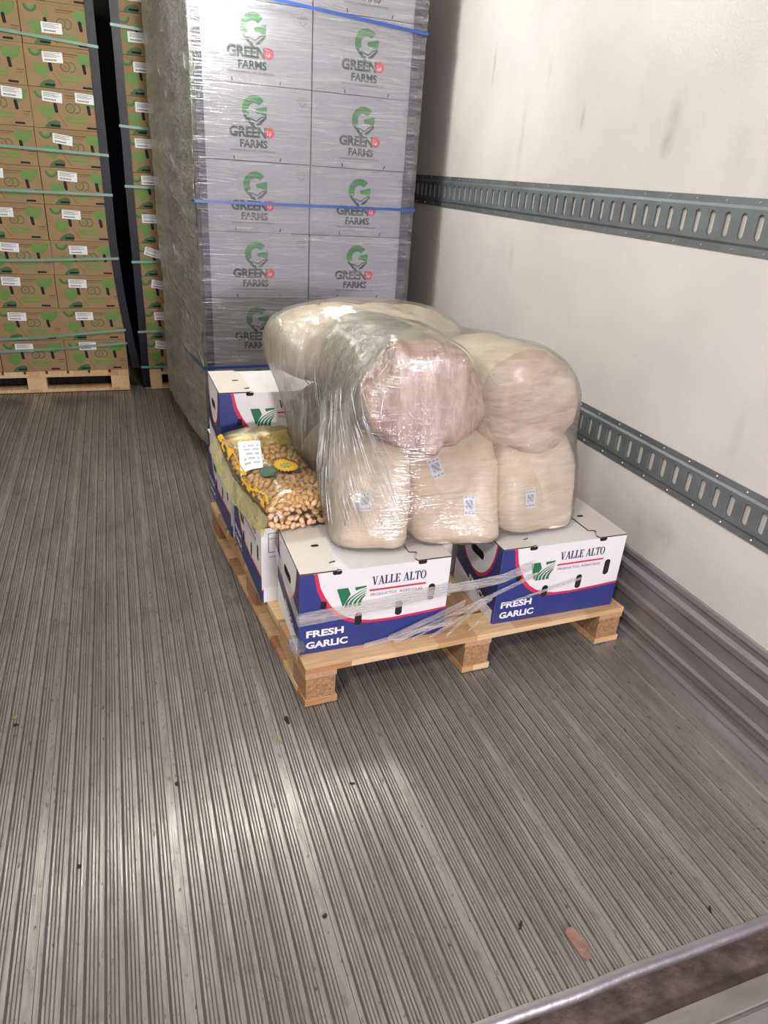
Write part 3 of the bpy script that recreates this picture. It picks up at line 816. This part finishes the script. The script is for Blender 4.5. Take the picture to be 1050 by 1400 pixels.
# ================================================================== PEANUT BAG
PB = empty('peanut_bag', (.466, 2.20, ZB + .003), R_(11), 'clear bag of shelled peanuts with yellow print, lying on the garlic boxes', 'bag')
pw, pd, pt = .142, .245, .062
tilt = .16
def pillow(s, t, lift=0.0, top=True):
    prof = (max(0, 1 - abs(s) ** 3.2)) ** .55 * (max(0, 1 - abs(t) ** (4 if t > 0 else 11))) ** .5
    full = pt * (1.08 + .02 * t - .05 * s) * prof
    x = s * (pw + lift * .5); y = t * (pd + lift * .5)
    z = pt * .9 + (full if top else -full * .92) + (lift if top else -lift) * (prof > 0)
    z += .006 * noise.noise(Vector((s * 3, t * 4, 5 if top else 9)))
    return Vector((x, y, max(z, .002) + .10 * max(0, t) ** 1.5))
mb = MB(); n = 30
rows = [[pillow(-1 + 2 * i / n, -1 + 2 * j / n, .008) for i in range(n + 1)] for j in range(n + 1)]
mb.grid(rows)
rows = [[pillow(-1 + 2 * i / n, -1 + 2 * j / n, .004, False) for i in range(n + 1)][::-1] for j in range(n + 1)]
mb.grid(rows)
mb.build('plastic_film', M['film_peanut'], PB, smooth=True)
mb = MB()
core = lambda s, t, top: pillow(s * .94, t * .975, -.014, top)
mb.grid([[core(-1 + 2 * i / n, -1 + 2 * j / n, True) for i in range(n + 1)] for j in range(n + 1)])
mb.grid([[core(-1 + 2 * i / n, -1 + 2 * j / n, False) for i in range(n + 1)][::-1] for j in range(n + 1)])
tag(mb.build('peanut_mass', M['peanut_core'], PB, smooth=True), kind='stuff')
def strip(name, s0, s1, t0, t1, lift, m, ns=10, nt_=14, mask=None, rot=0.0):
    mb = MB(); cs, ct = (s0 + s1) / 2, (t0 + t1) / 2
    for j in range(nt_):
        for i in range(ns):
            q = []
            for (a, b) in ((i, j), (i + 1, j), (i + 1, j + 1), (i, j + 1)):
                u = (s0 + (s1 - s0) * a / ns - cs) * pw; v = (t0 + (t1 - t0) * b / nt_ - ct) * pd
                q.append((cs + (u * math.cos(rot) - v * math.sin(rot)) / pw, ct + (u * math.sin(rot) + v * math.cos(rot)) / pd))
            mi = mask(i / ns, j / nt_) if mask else 0
            if mi is None: continue
            mb.face([pillow(a, b, lift) for a, b in q], mi)
    return mb.build(name, m, PB, smooth=True)
def lblmask(i, j): return 1 if (.1 < i < .9 and .12 < j < .9 and int(j * 14) % 2 and int(i * 10 + j * 37) % 4) else 0
strip('paper_label', -.80, -.28, .02, .60, .0095, [M['label_paper'], M['pale_print']], 10, 14, lblmask, rot=-.30)
# sun badge with a zigzag edge, and its leaf
mb = MB(); bc = (.06, -.10); NB = 22
def bp(a, r): return pillow(bc[0] + r * math.cos(a) / pw, bc[1] + r * math.sin(a) * 1.25 / pd, .0100)
for k in range(NB):
    a0, am, a1 = [2 * math.pi * (k + q) / NB for q in (0, .5, 1)]
    mb.face([bp(a0, .019), bp(a0, .038), bp(am, .048), bp(a1, .038), bp(a1, .019)], 0)
    mb.face([bp(a0, .0), bp(a0, .019), bp(a1, .019)], 2 if k % 3 else 0)
    for (q0, r0, q1, r1) in ((a0, .038, am, .048), (am, .048, a1, .038)):
        e = .003
        f = lambda a, r: pillow(bc[0] + r * math.cos(a) / pw, bc[1] + r * math.sin(a) * 1.25 / pd, .0106)
        mb.face([f(q0, r0 - e), f(q0, r0 + e), f(q1, r1 + e), f(q1, r1 - e)], 1)
mb.build('badge_print', [M['yellow_print'], M['black_print'], M['avo_green']], PB)
mb = MB()
for a, b in ((0, 1),):
    L_ = [(-.24, -.06), (-.26, -.22), (-.42, -.36), (-.62, -.34), (-.64, -.20), (-.48, -.04)]
    for q in tri(L_): mb.face([pillow(x, y, .0102) for x, y in q], 0)
    for q in stroke([(-.48, -.30), (-.36, -.22), (-.22, -.22)], .012): mb.face([pillow(x, y, .0108) for x, y in q], 1)
mb.build('leaf_print', [M['leaf_green'], M['avo_green']], PB)
strip('yellow_border', -.98, -.83, -.86, .95, .0096, M['yellow_print'], 6, 44, lambda i, j: 0 if noise.noise(Vector((i * 3, j * 11, 4))) > .02 else None)
strip('yellow_tint', -.80, .85, .45, .97, .0090, M['film_yellow'], 12, 8)
# flattened seam fin on the left
mb = MB(); rows = []
for j in range(19):
    t_ = -1.04 + 2.1 * j / 18; e = pillow(-1, max(-1, min(1, t_)), .008)
    rows.append([Vector((e.x - .024 * q, t_ * pd, (e.z + .008) * (1 - q) + q * (.006 + .10 * max(0, t_) ** 1.5) + .004 * math.sin(t_ * 17 + q * 4))) for q in (0, .25, .5, .75, 1)])
mb.grid(rows); mb.build('seam_fin', M['film_fin'], PB, smooth=True)
# the peanuts that press against the film: countable, so each is a thing
def peanut_mesh():
    mb = MB(); rows = []
    for i in range(8):
        t_ = i / 7; x = (t_ - .5) * .027; r = .0104 * math.sin(math.pi * min(.98, max(.02, t_))) ** .45 * (1 - .14 * math.exp(-((t_ - .5) / .16) ** 2))
        rows.append([(x, r * math.cos(2 * math.pi * k / 8), r * math.sin(2 * math.pi * k / 8)) for k in range(8)])
    mb.grid(rows, closed=True); mb.f.append([0, 1, 2, 3, 4, 5, 6, 7][::-1]); mb.f.append(list(range(56, 64))); mb.m += [0, 0]
    me = bpy.data.meshes.new('peanut'); me.from_pydata(mb.v, [], mb.f); me.materials.append(M['peanut'])
    me.polygons.foreach_set('use_smooth', [True] * len(me.polygons)); return me
pm_ = peanut_mesh(); pts = []
MPB = Matrix.Translation(PB.location) @ Matrix.Rotation(R_(11), 4, 'Z')
tries = 0
while len(pts) < 298 and tries < 40000:
    tries += 1
    s_, t_ = rnd.uniform(-.93, .97), -1 + 1.75 * rnd.random() ** 1.25
    low = False
    if rnd.random() < .35: t_ = rnd.uniform(-1.0, -.92); low = rnd.random() < .5
    t_ = max(-.998, t_)
    p = pillow(s_, t_, -.0065 if not low else .0065, not low)
    if low: p.z = max(p.z, .012)
    if t_ < -.985: p.z = rnd.uniform(.02, .09); p.y += .006
    if any((p - q).length < .0182 for q in pts): continue
    e1 = pillow(s_ + .02, t_, 0) - pillow(s_ - .02, t_, 0); e2 = pillow(s_, min(1, t_ + .02), 0) - pillow(s_, t_ - .015, 0)
    nn = e1.cross(e2)
    if nn.length < 1e-9: continue
    nn.normalize(); pts.append(p)
    a = rnd.uniform(0, 6.28); tx = e1.normalized(); ty = nn.cross(tx)
    x_ = tx * math.cos(a) + ty * math.sin(a); y_ = nn.cross(x_)
    m4 = Matrix((x_, y_, nn)).transposed().to_4x4(); m4.translation = p
    o = link('peanut', pm_); o.matrix_world = MPB @ m4
    k = rnd.uniform(.82, 1.05); o.scale = (k, k * rnd.uniform(.85, 1.1), k * .9)
    tag(o, 'tan shelled peanut inside the clear yellow-printed bag', 'peanut', 'peanuts in the clear bag')

# ================================================================== LOOSE FILM BANDS ON THE GARLIC BOXES
def ribbon(mb, pts, wd, up=(0, 0, 1), seg=14, crease=.002):
    pts = [Vector(p) for p in pts]; up = Vector(up)
    rows = []
    for a, b in zip(pts, pts[1:]):
        for k in range(seg + (b is pts[-1])):
            q = k / seg; p = a.lerp(b, q)
            row = []
            for j in range(5):
                f = (j / 4 - .5) * wd
                row.append(p + up * f + Vector((0, -1, 0)) * (crease * abs(noise.noise(Vector((p.x * 30 + j, p.y * 30, p.z * 30))))))
            rows.append(row)
    mb.grid(rows)
mb = MB()
ribbon(mb, [(.345, 2.30, .455), (.400, 2.00, .37), (.408, 1.676, .285), (.66, 1.675, .298), (.905, 1.676, .322)], .048)
ribbon(mb, [(.905, 1.676, .322), (1.0, 1.676, .325), (1.085, 1.672, .335), (1.20, 1.673, .370)], .036)
tag(mb.build('film_band', M['film_band'], smooth=True), 'clear film band stretched across the front left garlic box and the gap', 'film')
mb = MB()
for k, (a, b, wd) in enumerate((((.72, 1.668, .152), (1.22, 1.672, .335), .020), ((.78, 1.668, .152), (1.12, 1.672, .30), .012), ((.70, 1.672, .166), (.96, 1.668, .265), .03), ((.84, 1.664, .15), (1.06, 1.670, .265), .016),
                                ((.90, 1.66, .150), (1.02, 1.668, .255), .022), ((.62, 1.672, .154), (.92, 1.666, .20), .022), ((.98, 1.66, .150), (1.05, 1.668, .22), .014), ((1.10, 1.670, .232), (1.40, 1.672, .292), .012))):
    ribbon(mb, [a, b], wd, (0, -.15, 1), 12, .004)
tag(mb.build('film_strands', M['film_band'], smooth=True), 'twisted strands of clear film fanning over the pallet deck between the front boxes', 'film')
# crumpled tail at the right of the bag load and a wad by the front left box
def wad(name, c, r, label, seed):
    mb = MB(); rows = []
    for i in range(13):
        ph = -math.pi / 2 + math.pi * i / 12
        row = []
        for k in range(20):
            th = 2 * math.pi * k / 20; d = Vector((math.cos(ph) * math.cos(th), math.cos(ph) * math.sin(th), math.sin(ph)))
            q = 1 + .35 * noise.noise(d * 2.6 + Vector((seed, 0, 0))) + .18 * noise.noise(d * 7)
            p = Vector((d.x * r[0], d.y * r[1], d.z * r[2])) * q + Vector(c)
            p.z = max(p.z, c[2] - r[2]); row.append(p)
        rows.append(row)
    mb.grid(rows, closed=True)
    tag(mb.build(name, M['film_tail'], smooth=True), label, 'film')
wad('film_tail', (1.42, 1.96, ZB + .085), (.050, .10, .085), 'crumpled clear film tail at the wall end of the bag load', 2)
wad('film_wad', (.408, 1.70, ZD + .030), (.026, .035, .030), 'small crumpled film wad at the bottom corner of the front left box', 6)

# ================================================================== GREY CARTONS (wrapped stack)
CL, CD, CH = .520, .485, .313
SX, SY = .402, 3.665
def farm_box():
    t = empty('farm_carton'); L, D, H = CL, CD, CH - .003; mp = face_maps(L, D, H)
    hs = [stadium(.30 * L, .012, .006, .018, 2, .2), stadium(.72 * L, .012, .006, .018, 2, -.3)]
    carton_body(L, D, H, {'front': hs}, t, [M['grey_card'], M['grey_print'], M['card_inside_shade']])
    f = []
    cx, cy, r = .49 * L, .68 * H, .058
    Q = lambda pts: [(cx + a * r, cy + b * r) for a, b in pts]
    g = [[(cx + (a - cx) * 1, b) for a, b in p] for p in ring(cx, cy, r * .47, r, 42, 215, 24)]
    g.append(Q([(.02, -.05), (.10, .10), (.98, .30), (1.0, .0), (.93, -.38), (.52, -.28), (.42, -.20), (.30, -.22), (.18, -.24)]))
    f.append((g, 0, 0))
    st = []
    for k in range(5):
        a = R_(208 + k * 13); s = (math.cos(a) * .95, math.sin(a) * .9)
        st += stroke([(cx + s[0] * r, cy + s[1] * r), (cx + (s[0] * .55 + .15) * r, cy + (s[1] - .38 - .02 * k) * r)], .0078)
    for k in range(3):
        st += stroke([(cx + (.95 - .16 * k) * r, cy + (-.42 - .12 * k) * r), (cx + (.42 - .12 * k) * r, cy - (1.0 + .02 * k) * r)], .0072)
    st += stroke([(cx - .75 * r, cy - .58 * r), (cx - .3 * r, cy - .62 * r), (cx + .15 * r, cy - .8 * r), (cx + .5 * r, cy - .5 * r), (cx + .95 * r, cy - .38 * r)], .005)
    f.append((st, 1, 1))
    f.append((text_polys('GREEN', cx - .118, .325 * H, .041, .05, .172), 1, 1))
    f.append(([disc(cx + .068, .335 * H + .0175, .023, .023, 20)], 2, 2))
    f.append((text_polys('Lp', cx + .058, .335 * H + .008, .019, .0, .018), 3, 3))
    f.append((text_polys('FARMS', cx - .070, .185 * H, .032, .04, .128), 1, 1))
    bars = []; x = cx - .115; q = random.Random(3)
    while x < cx + .095:
        wd = q.uniform(.003, .007); bars.append(rect(x, .125 * H, x + wd, .125 * H + q.uniform(.006, .009))); x += wd + q.uniform(.0012, .003)
    f.append((bars, 4, 1))
    ic = stroke([(.87 * L, .86 * H), (.97 * L, .87 * H)], .003) + stroke([(.885 * L, .83 * H), (.92 * L, .775 * H), (.955 * L, .83 * H)], .003) + stroke([(.89 * L, .89 * H), (.955 * L, .89 * H)], .003)
    f.append((ic, 4, 1))
    f.append((stroke([(.03 * L, .01), (.12 * L, .01)], .002) + stroke([(.60 * L, .975 * H), (.68 * L, .975 * H)], .002), 4, 1))
    flat('logo_print', f, [M['logo_green'], M['logo_dark'], M['logo_red'], M['white_print'], M['grey_print']], mp['front'], t, hs)
    return t
fb = farm_box(); first = True
bp_ = empty('pallet', (SX - .01, SY + .01, .0045), 0, 'dark blue pallet under the wrapped grey carton stack', 'pallet')
for k in range(7):
    mb = MB(); mb.box((0, k * .147, .122), (1.05, k * .147 + .1, .139)); mb.build('deck_board', M['blue_paint'], bp_)
for x0 in (0, .475, .95):
    mb = MB(); mb.box((x0, .0, 0), (x0 + .1, .98, .02)); mb.build('bottom_board', M['blue_paint'], bp_)
    for y0 in (0, .44, .88):
        mb = MB(); mb.box((x0, y0, .02), (x0 + .1, y0 + .1, .122)); mb.build('block', M['blue_paint'], bp_)
ROWN = ['bottom', 'second', 'third', 'fourth', 'fifth', 'sixth', 'seventh']
for rw in range(7):
    for cl in range(2):
        o = fb if first else copy_tree(fb); first = False
        z = .1445 if rw == 0 else .570 + CH * (rw - 1)
        jx = rnd.uniform(-.0012, .0012)
        o.location = (SX + CL * (cl + .5) + .006 * cl + jx, SY + CD / 2 + rnd.uniform(-.002, .003), z)
        o.scale = (1, 1, .4245 / (CH - .003) if rw == 0 else 1)
        tag(o, f'grey farm carton, {ROWN[rw]} row up, {("left", "right")[cl]} column of the film-wrapped stack', 'carton', 'grey cartons in the film-wrapped stack')
ZT = .57 + CH * 6
for rw in range(7):
    o = copy_tree(fb); o.location = (SX + CL / 2 - .085 + rnd.uniform(-.004, .004), SY + CD * 1.5 + .042, .1445 if rw == 0 else .570 + CH * (rw - 1))
    o.rotation_euler = (0, 0, R_(6)); o.scale = (1, 1, .4245 / (CH - .003) if rw == 0 else 1)
    tag(o, f'grey farm carton behind the front row, {ROWN[rw]} row up, dim through the side film', 'carton', 'grey cartons in the film-wrapped stack')
def lpost(name, x, y, z0, z1, sx, m, label, wd=.05, wave=.0, lean=0, foot=0):
    mb = MB(); N = 40; th = .004
    for i in range(1):
        rows = []
        for k in range(N + 1):
            z = z0 + (z1 - z0) * k / N; q = k / N
            dx = lean * (1 - q) + foot * max(0, 1 - q * 2.6) ** 1.6 + wave * noise.noise(Vector((x * 9, 0, z * 3)))
            X = x + dx
            rows.append([(X + sx * wd, y - th, z), (X - sx * th, y - th, z), (X - sx * th, y + wd, z), (X, y + wd, z), (X, y, z), (X + sx * wd, y, z)])
        mb.grid(rows, closed=True); mb.face(rows[0]); mb.face(rows[-1][::-1])
    return tag(mb.build(name, m), label, 'corner post')
lpost('corner_post', SX - .004, SY - .006, .30, ZT - .02, 1, M['post_navy'], 'navy corner post at the left front edge of the grey carton stack', .030)
lpost('corner_post', SX + 2 * CL + .008, SY - .006, .30, ZT - .02, -1, M['post_navy'], 'navy corner post at the right front edge of the grey carton stack', .040)
def strap(name, pts, ht, m, label, th=.0015):
    mb = MB(); rows = []
    for a, b in zip(pts, pts[1:]):
        for k in range(9):
            q = k / 8; p = Vector(a).lerp(Vector(b), q); p.z -= 0.0
            rows.append([p + Vector((0, 0, ht / 2)), p - Vector((0, 0, ht / 2)), p + Vector((0, th, -ht / 2)), p + Vector((0, th, ht / 2))])
    mb.grid(rows, closed=True)
    tag(mb.build(name, m), label, 'strap')
xa, xb = SX - .034, SX + 2 * CL + .030
for z0, z1, nm in ((2.165, 2.095, 'top'), (1.325, 1.335, 'middle'), (.535, .55, 'lower')):
    strap('strap', [(xa - .075, SY + .5, z0 + .01), (xa, SY - .040, z0), (xb, SY - .040, z1), (xb, SY + .5, z1)], .013, M['strap_blue'], f'blue plastic strap around the grey carton stack, {nm} one')
# film shell over the stack
fx0, fx1, fy0, fy1 = SX - .030, SX + 2 * CL + .026, SY - .032, SY + 2 * CD + .06
root = empty('stretch_film', (fx0, fy0, .1), 0, 'clear stretch film wrapped around the tall grey carton stack', 'film')
def sheet(nm, fn, nu, nv, m):
    mb = MB(); mb.grid([[Vector(fn(i / nu, j / nv)) - Vector(root.location) for i in range(nu + 1)] for j in range(nv + 1)])
    return mb.build(nm, m, root, smooth=True)
nz = lambda a, b, s=0: noise.noise(Vector((a, b, s)))
zbot = lambda q: .105 + .03 * nz(q * 7, 1)
sheet('front_sheet', lambda u, v: (fx0 + (fx1 - fx0) * u, fy0 + .003 - .004 * nz(u * 3, v * 40) - .003 * nz(u * 9, v * 9, 4), .12 + (ZT + .02 - .12) * v), 30, 110, M['film_front'])
sheet('side_sheet', lambda u, v: (fx0 - .125 * (1 - u) - (.012 * nz(u * 3, v * 5, 7) + .006 * nz(u * 5, v * 34, 2) + .012 * math.sin(math.pi * u)), fy1 + (fy0 - fy1) * u, zbot(u) + (ZT + .02 - zbot(u)) * v), 40, 120, M['film_side'])
sheet('far_sheet', lambda u, v: (fx1 + .004 * nz(u * 3, v * 30, 5), fy0 + (fy1 - fy0) * u, .12 + (ZT + .02 - .12) * v), 8, 60, M['film_front'])

mb = MB(); o_ = Vector(root.location)
for k in range(170):
    u = rnd.random(); v = rnd.random() ** .8; ln = rnd.uniform(.03, .16) / (fy1 - fy0); sl = rnd.uniform(-.03, .02)
    f = lambda u, v: Vector((fx0 - .125 * (1 - u) - (.012 * nz(u * 3, v * 5, 7) + .006 * nz(u * 5, v * 34, 2) + .012 * math.sin(math.pi * u)) - .002, fy1 + (fy0 - fy1) * u, .12 + (ZT - .12) * v)) - o_
    thread(mb, [f(min(1, u + ln * i / 5), v + sl * i / 5) for i in range(6)], rnd.uniform(.0008, .0022))
for k in range(190):
    u = rnd.random() ** 1.9; v = .25 + .75 * rnd.random(); ln = rnd.uniform(.04, .22) / (fx1 - fx0); sl = rnd.uniform(-.012, .004)
    f = lambda u, v: Vector((fx0 + (fx1 - fx0) * u, fy0 + .003 - .004 * nz(u * 3, v * 40) - .003 * nz(u * 9, v * 9, 4) - .0015, .12 + (ZT + .02 - .12) * v)) - o_
    thread(mb, [f(min(1, u + ln * i / 5), v + sl * i / 5) for i in range(6)], rnd.uniform(.0006, .0014))
tag(mb.build('film_pleats', M['film_pleat'], root, smooth=True), kind='stuff')

# ================================================================== AVOCADO CARTONS
AW, AD, AH = .391, .58, .2085
AY = 5.10
def avo_box():
    t = empty('avocado_carton'); L, D, H = AW - .003, AD, AH - .002; mp = face_maps(L, D, H)
    hs = [stadium(.335 * L, .52 * H, .019, .052, 3, .12), stadium(.80 * L, .52 * H, .019, .052, 3, .12), stadium(.30 * L, .014, .055, .012, 2), stadium(.82 * L, .014, .055, .012, 2), stadium(.55 * L, H - .004, .06, .007, 2)]
    carton_body(L, D, H, {'front': hs}, t, [M['kraft'], M['kraft_dark'], M['card_inside_shade']])
    f = []
    dark = ring(.15 * L, .90 * H, .024, .036, 180, 360, 14) + ring(.54 * L, .54 * H, .020, .026, 0, 360, 18) + ring(.62 * L, .54 * H, .020, .026, -110, 110, 12)
    lf = [(.15, .0), (.16, .06), (.22, .16), (.31, .21), (.37, .18), (.38, .08), (.36, .0)]
    dark.append([(a * L, b * H) for a, b in lf])
    grn = [[(a * L, b * H) for a, b in [(.82, .56), (.72, .66), (.70, .82), (.76, .90), (.84, .86), (.97, .93), (.96, .76), (.90, .64)]],
           [(a * L, b * H) for a, b in [(.22, .20), (.12, .34), (.10, .50), (.16, .58), (.21, .54), (.27, .58), (.32, .48), (.30, .34)]], [(a * L, b * H) for a, b in [(.30, .66), (.30, .76), (.37, .80), (.38, .68)]]]
    grn += ring(.15 * L, .90 * H, .012, .024, 180, 360, 12)
    q = random.Random(5); x = .46 * L
    while x < .76 * L:
        wd = q.uniform(.005, .011); grn.append(rect(x, .245 * H, min(.77 * L, x + wd), .33 * H)); x += wd + .0022
    grn.append(rect(.47 * L, .175 * H, .75 * L, .215 * H))
    red = [disc(.54 * L, .54 * H, .009, .009, 12)]
    brn = [rect(.48 * L, .84 * H, .73 * L, .855 * H), rect(.48 * L, .79 * H, .68 * L, .80 * H), rect(.88 * L, .36 * H, .98 * L, .375 * H), rect(.88 * L, .30 * H, .96 * L, .31 * H)] + stroke([(.36 * L, .36 * H), (.47 * L, .06 * H)], .002)
    f = [(dark, 0, 1), (grn, 1, 0), (red, 2, 2), (brn, 3, 0)]
    flat('fruit_print', f, [M['avo_dark'], M['avo_green'], M['avo_red'], M['kraft_dark']], mp['front'], t, hs)
    # lid lip at the top edge
    mb = MB(); mb.box((-L / 2, -D / 2 - .0025, H - .014), (L / 2 * .42, -D / 2 - .0002, H - .001)); mb.box((L / 2 * .5, -D / 2 - .0035, H - .018), (L / 2, -D / 2 - .0002, H - .001))
    mb.build('lid_lip', M['kraft'], t)
    # white sticker
    mb = MB(); sw, sh = .108, .052
    mb.face([(-sw / 2, 0, -sh / 2), (sw / 2, 0, -sh / 2), (sw / 2, 0, sh / 2), (-sw / 2, 0, sh / 2)], 0)
    for (a, b, c, d) in [(-.042, -.018, .02, -.010)] + [(-.045, z, rnd.uniform(.01, .04), z + .0025) for z in (.0, .006, .012, .018)]:
        if b < -.01:
            x = a
            while x < c: mb.face([(x, -.0004, b), (x + .005, -.0004, b), (x + .005, -.0004, d), (x, -.0004, d)], 1); x += .008
        else: mb.face([(a, -.0004, b), (c, -.0004, b), (c, -.0004, d), (a, -.0004, d)], 2)
    mb.build('paper_sticker', [M['label_paper'], M['black_print'], M['grey_print']], t, (-L / 2 + .36 * L, -D / 2 - .005, .74 * H))
    return t
ab = avo_box(); first = True
pal = []
for nm, x0, lab in (('left', -1.175, 'wooden pallet under the left stack of avocado cartons'), ('right', .104, 'wooden pallet under the right avocado cartons, beside the black corner posts')):
    p = pallet('pallet', lab, 1.19, 1.18, M['pine'], M['pine_pale'], (x0 + 1.18, AY - .005, .0045), R_(90), 0)
AROW = ['bottom', 'second', 'third', 'fourth', 'fifth', 'sixth', 'seventh', 'eighth', 'ninth', 'tenth', 'top']
for ci, (x0, cname) in enumerate(((-1.17, 'leftmost column of the left pallet'), (-1.17 + AW, 'middle column of the left pallet'), (-1.17 + 2 * AW, 'right column of the left pallet'), (.104, 'column on the right pallet'))):
    for rw in range(11):
        if ci == 0 and rw > 2: pass
        o = ab if first else copy_tree(ab); first = False
        o.location = (x0 + AW / 2 + rnd.uniform(-.003, .003), AY + AD / 2 + rnd.uniform(-.004, .004), .150 + AH * rw)
        st = [c for c in o.children if c.name.startswith('paper_sticker')][0]
        st.location.x = -AW / 2 + AW * (.36 + rnd.uniform(-.06, .05)); st.location.z = AH * ((.74 if rw < 9 else .40) + rnd.uniform(-.03, .06))
        st.rotation_euler = (0, rnd.uniform(-.03, .12) if ci < 3 else rnd.uniform(-.03, .30) * (rw < 4), 0)
        if rw == 7 and ci in (1, 2):
            e = st.copy(); COL.objects.link(e); e.parent = o; e.location.x = AW * .26; e.location.z = AH * .80; e.rotation_euler = (0, .05, 0)
        tag(o, f'brown avocado carton, {AROW[rw]} row, {cname}', 'carton', 'brown avocado cartons at the back')
AT = .150 + AH * 11
lpost('corner_post', .004, AY - .008, .16, AT, -1, M['post_black'], 'dark plastic corner post on the right edge of the left avocado stack', .045, .004, foot=.075)
lpost('corner_post', .098, AY - .008, .02, AT, 1, M['post_black'], 'dark plastic corner post on the left edge of the right avocado stack', .045, .004)
sy = AY - .016
for i, (za, zb) in enumerate(((2.10, 2.045), (1.505, 1.485), (1.258, 1.262), (.845, .885), (.345, .425), (.27, .335))):
    strap('strap', [(-1.18, sy + .002, za), (-.5, sy, za * .55 + zb * .45), (.012, sy, zb)], .015, M['strap_green'], f'pale green strap across the left avocado stack, {["uppermost", "second from top", "third from top", "fourth from top", "second lowest", "lowest"][i]} one')
for i, (za, zb) in enumerate(((2.165, 2.15), (1.652, 1.64), (1.318, 1.318), (.865, .875), (.41, .42), (.165, .165))):
    strap('strap', [(.088, sy, za), (.4, sy, zb)], .015, M['strap_green'], f'pale green strap on the right avocado stack, {["uppermost", "second from top", "third from top", "fourth from top", "second lowest", "lowest"][i]} one')

# ================================================================== LITTER ON THE FLOOR
def scrap(name, x, y, lx, ly, rz, m, label, seed, h=.004, z=.0004):
    mb = MB(); n = 9; top = []; bot = []
    for k in range(n):
        a = 2 * math.pi * k / n; q = 1 + .35 * noise.noise(Vector((math.cos(a) * 2, math.sin(a) * 2, seed)))
        p = Vector((math.cos(a) * lx * q, math.sin(a) * ly * q, 0)); p.rotate(Matrix.Rotation(rz, 3, 'Z'))
        bot.append((x + p.x, y + p.y, z)); top.append((x + p.x * .9, y + p.y * .9, z + h * (1 + .5 * math.sin(a * 2 + seed))))
    mb.grid([bot, top], closed=True); mb.face(top); mb.face(bot[::-1])
    tag(mb.build(name, m), label, 'litter')
mb = MB()
cp = [(-.040, .013), (-.030, .017), (.025, .014), (.034, .004), (.030, -.014), (-.018, -.015), (-.040, -.002)]
for s in (0, 1): pass
top = [(a, b, .0045 + .002 * math.sin(a * 90)) for a, b in cp]; bot = [(a, b, .0006) for a, b in cp]
mb.grid([bot, top], closed=True); mb.face(top); mb.face(bot[::-1])
tag(mb.build('cardboard_scrap', M['debris_brown'], None, (.818, .728, 0), (0, 0, R_(100))), 'torn brown cardboard scrap on the floor near the rear sill', 'litter')
scrap('plastic_chip', .352, 1.573, .006, .017, .2, M['debris_black'], 'black chip on the floor beside the front pallet corner', 1, .006)
scrap('leaf_fragment', -.405, 1.80, .010, .006, .4, M['debris_leaf'], 'yellowish leaf fragment on the floor at the left', 2)
for i, (x, y, a, b, lab) in enumerate(((-.40, 1.765, .008, .005, 'dark crumb just below the yellowish leaf fragment'), (-.215, 1.235, .006, .005, 'dark crumb on the bright ridged floor, lower left'),
                                       (-.405, 1.19, .005, .005, 'small dark crumb near the left edge of the floor'), (.31, 1.50, .006, .004, 'pale crumb below the black chip by the pallet'), (.47, 1.29, .008, .003, 'dark splinter in the shadow edge in front of the pallet'),
                                       (.02, 1.42, .005, .007, 'curled dark shaving in the middle of the bright floor'), (1.165, .70, .009, .003, 'dark splinter near the right end of the rear sill'), (.30, .95, .005, .006, 'dark crumb on the lower middle of the floor'),
                                       (.715, .80, .004, .012, 'thin dark strip left of the sill near the brown scrap'))):
    scrap('floor_crumb', x, y, a, b, i * .7, M['debris_black'] if 'pale' not in lab else M['debris_leaf'], lab, i + 3, .003)
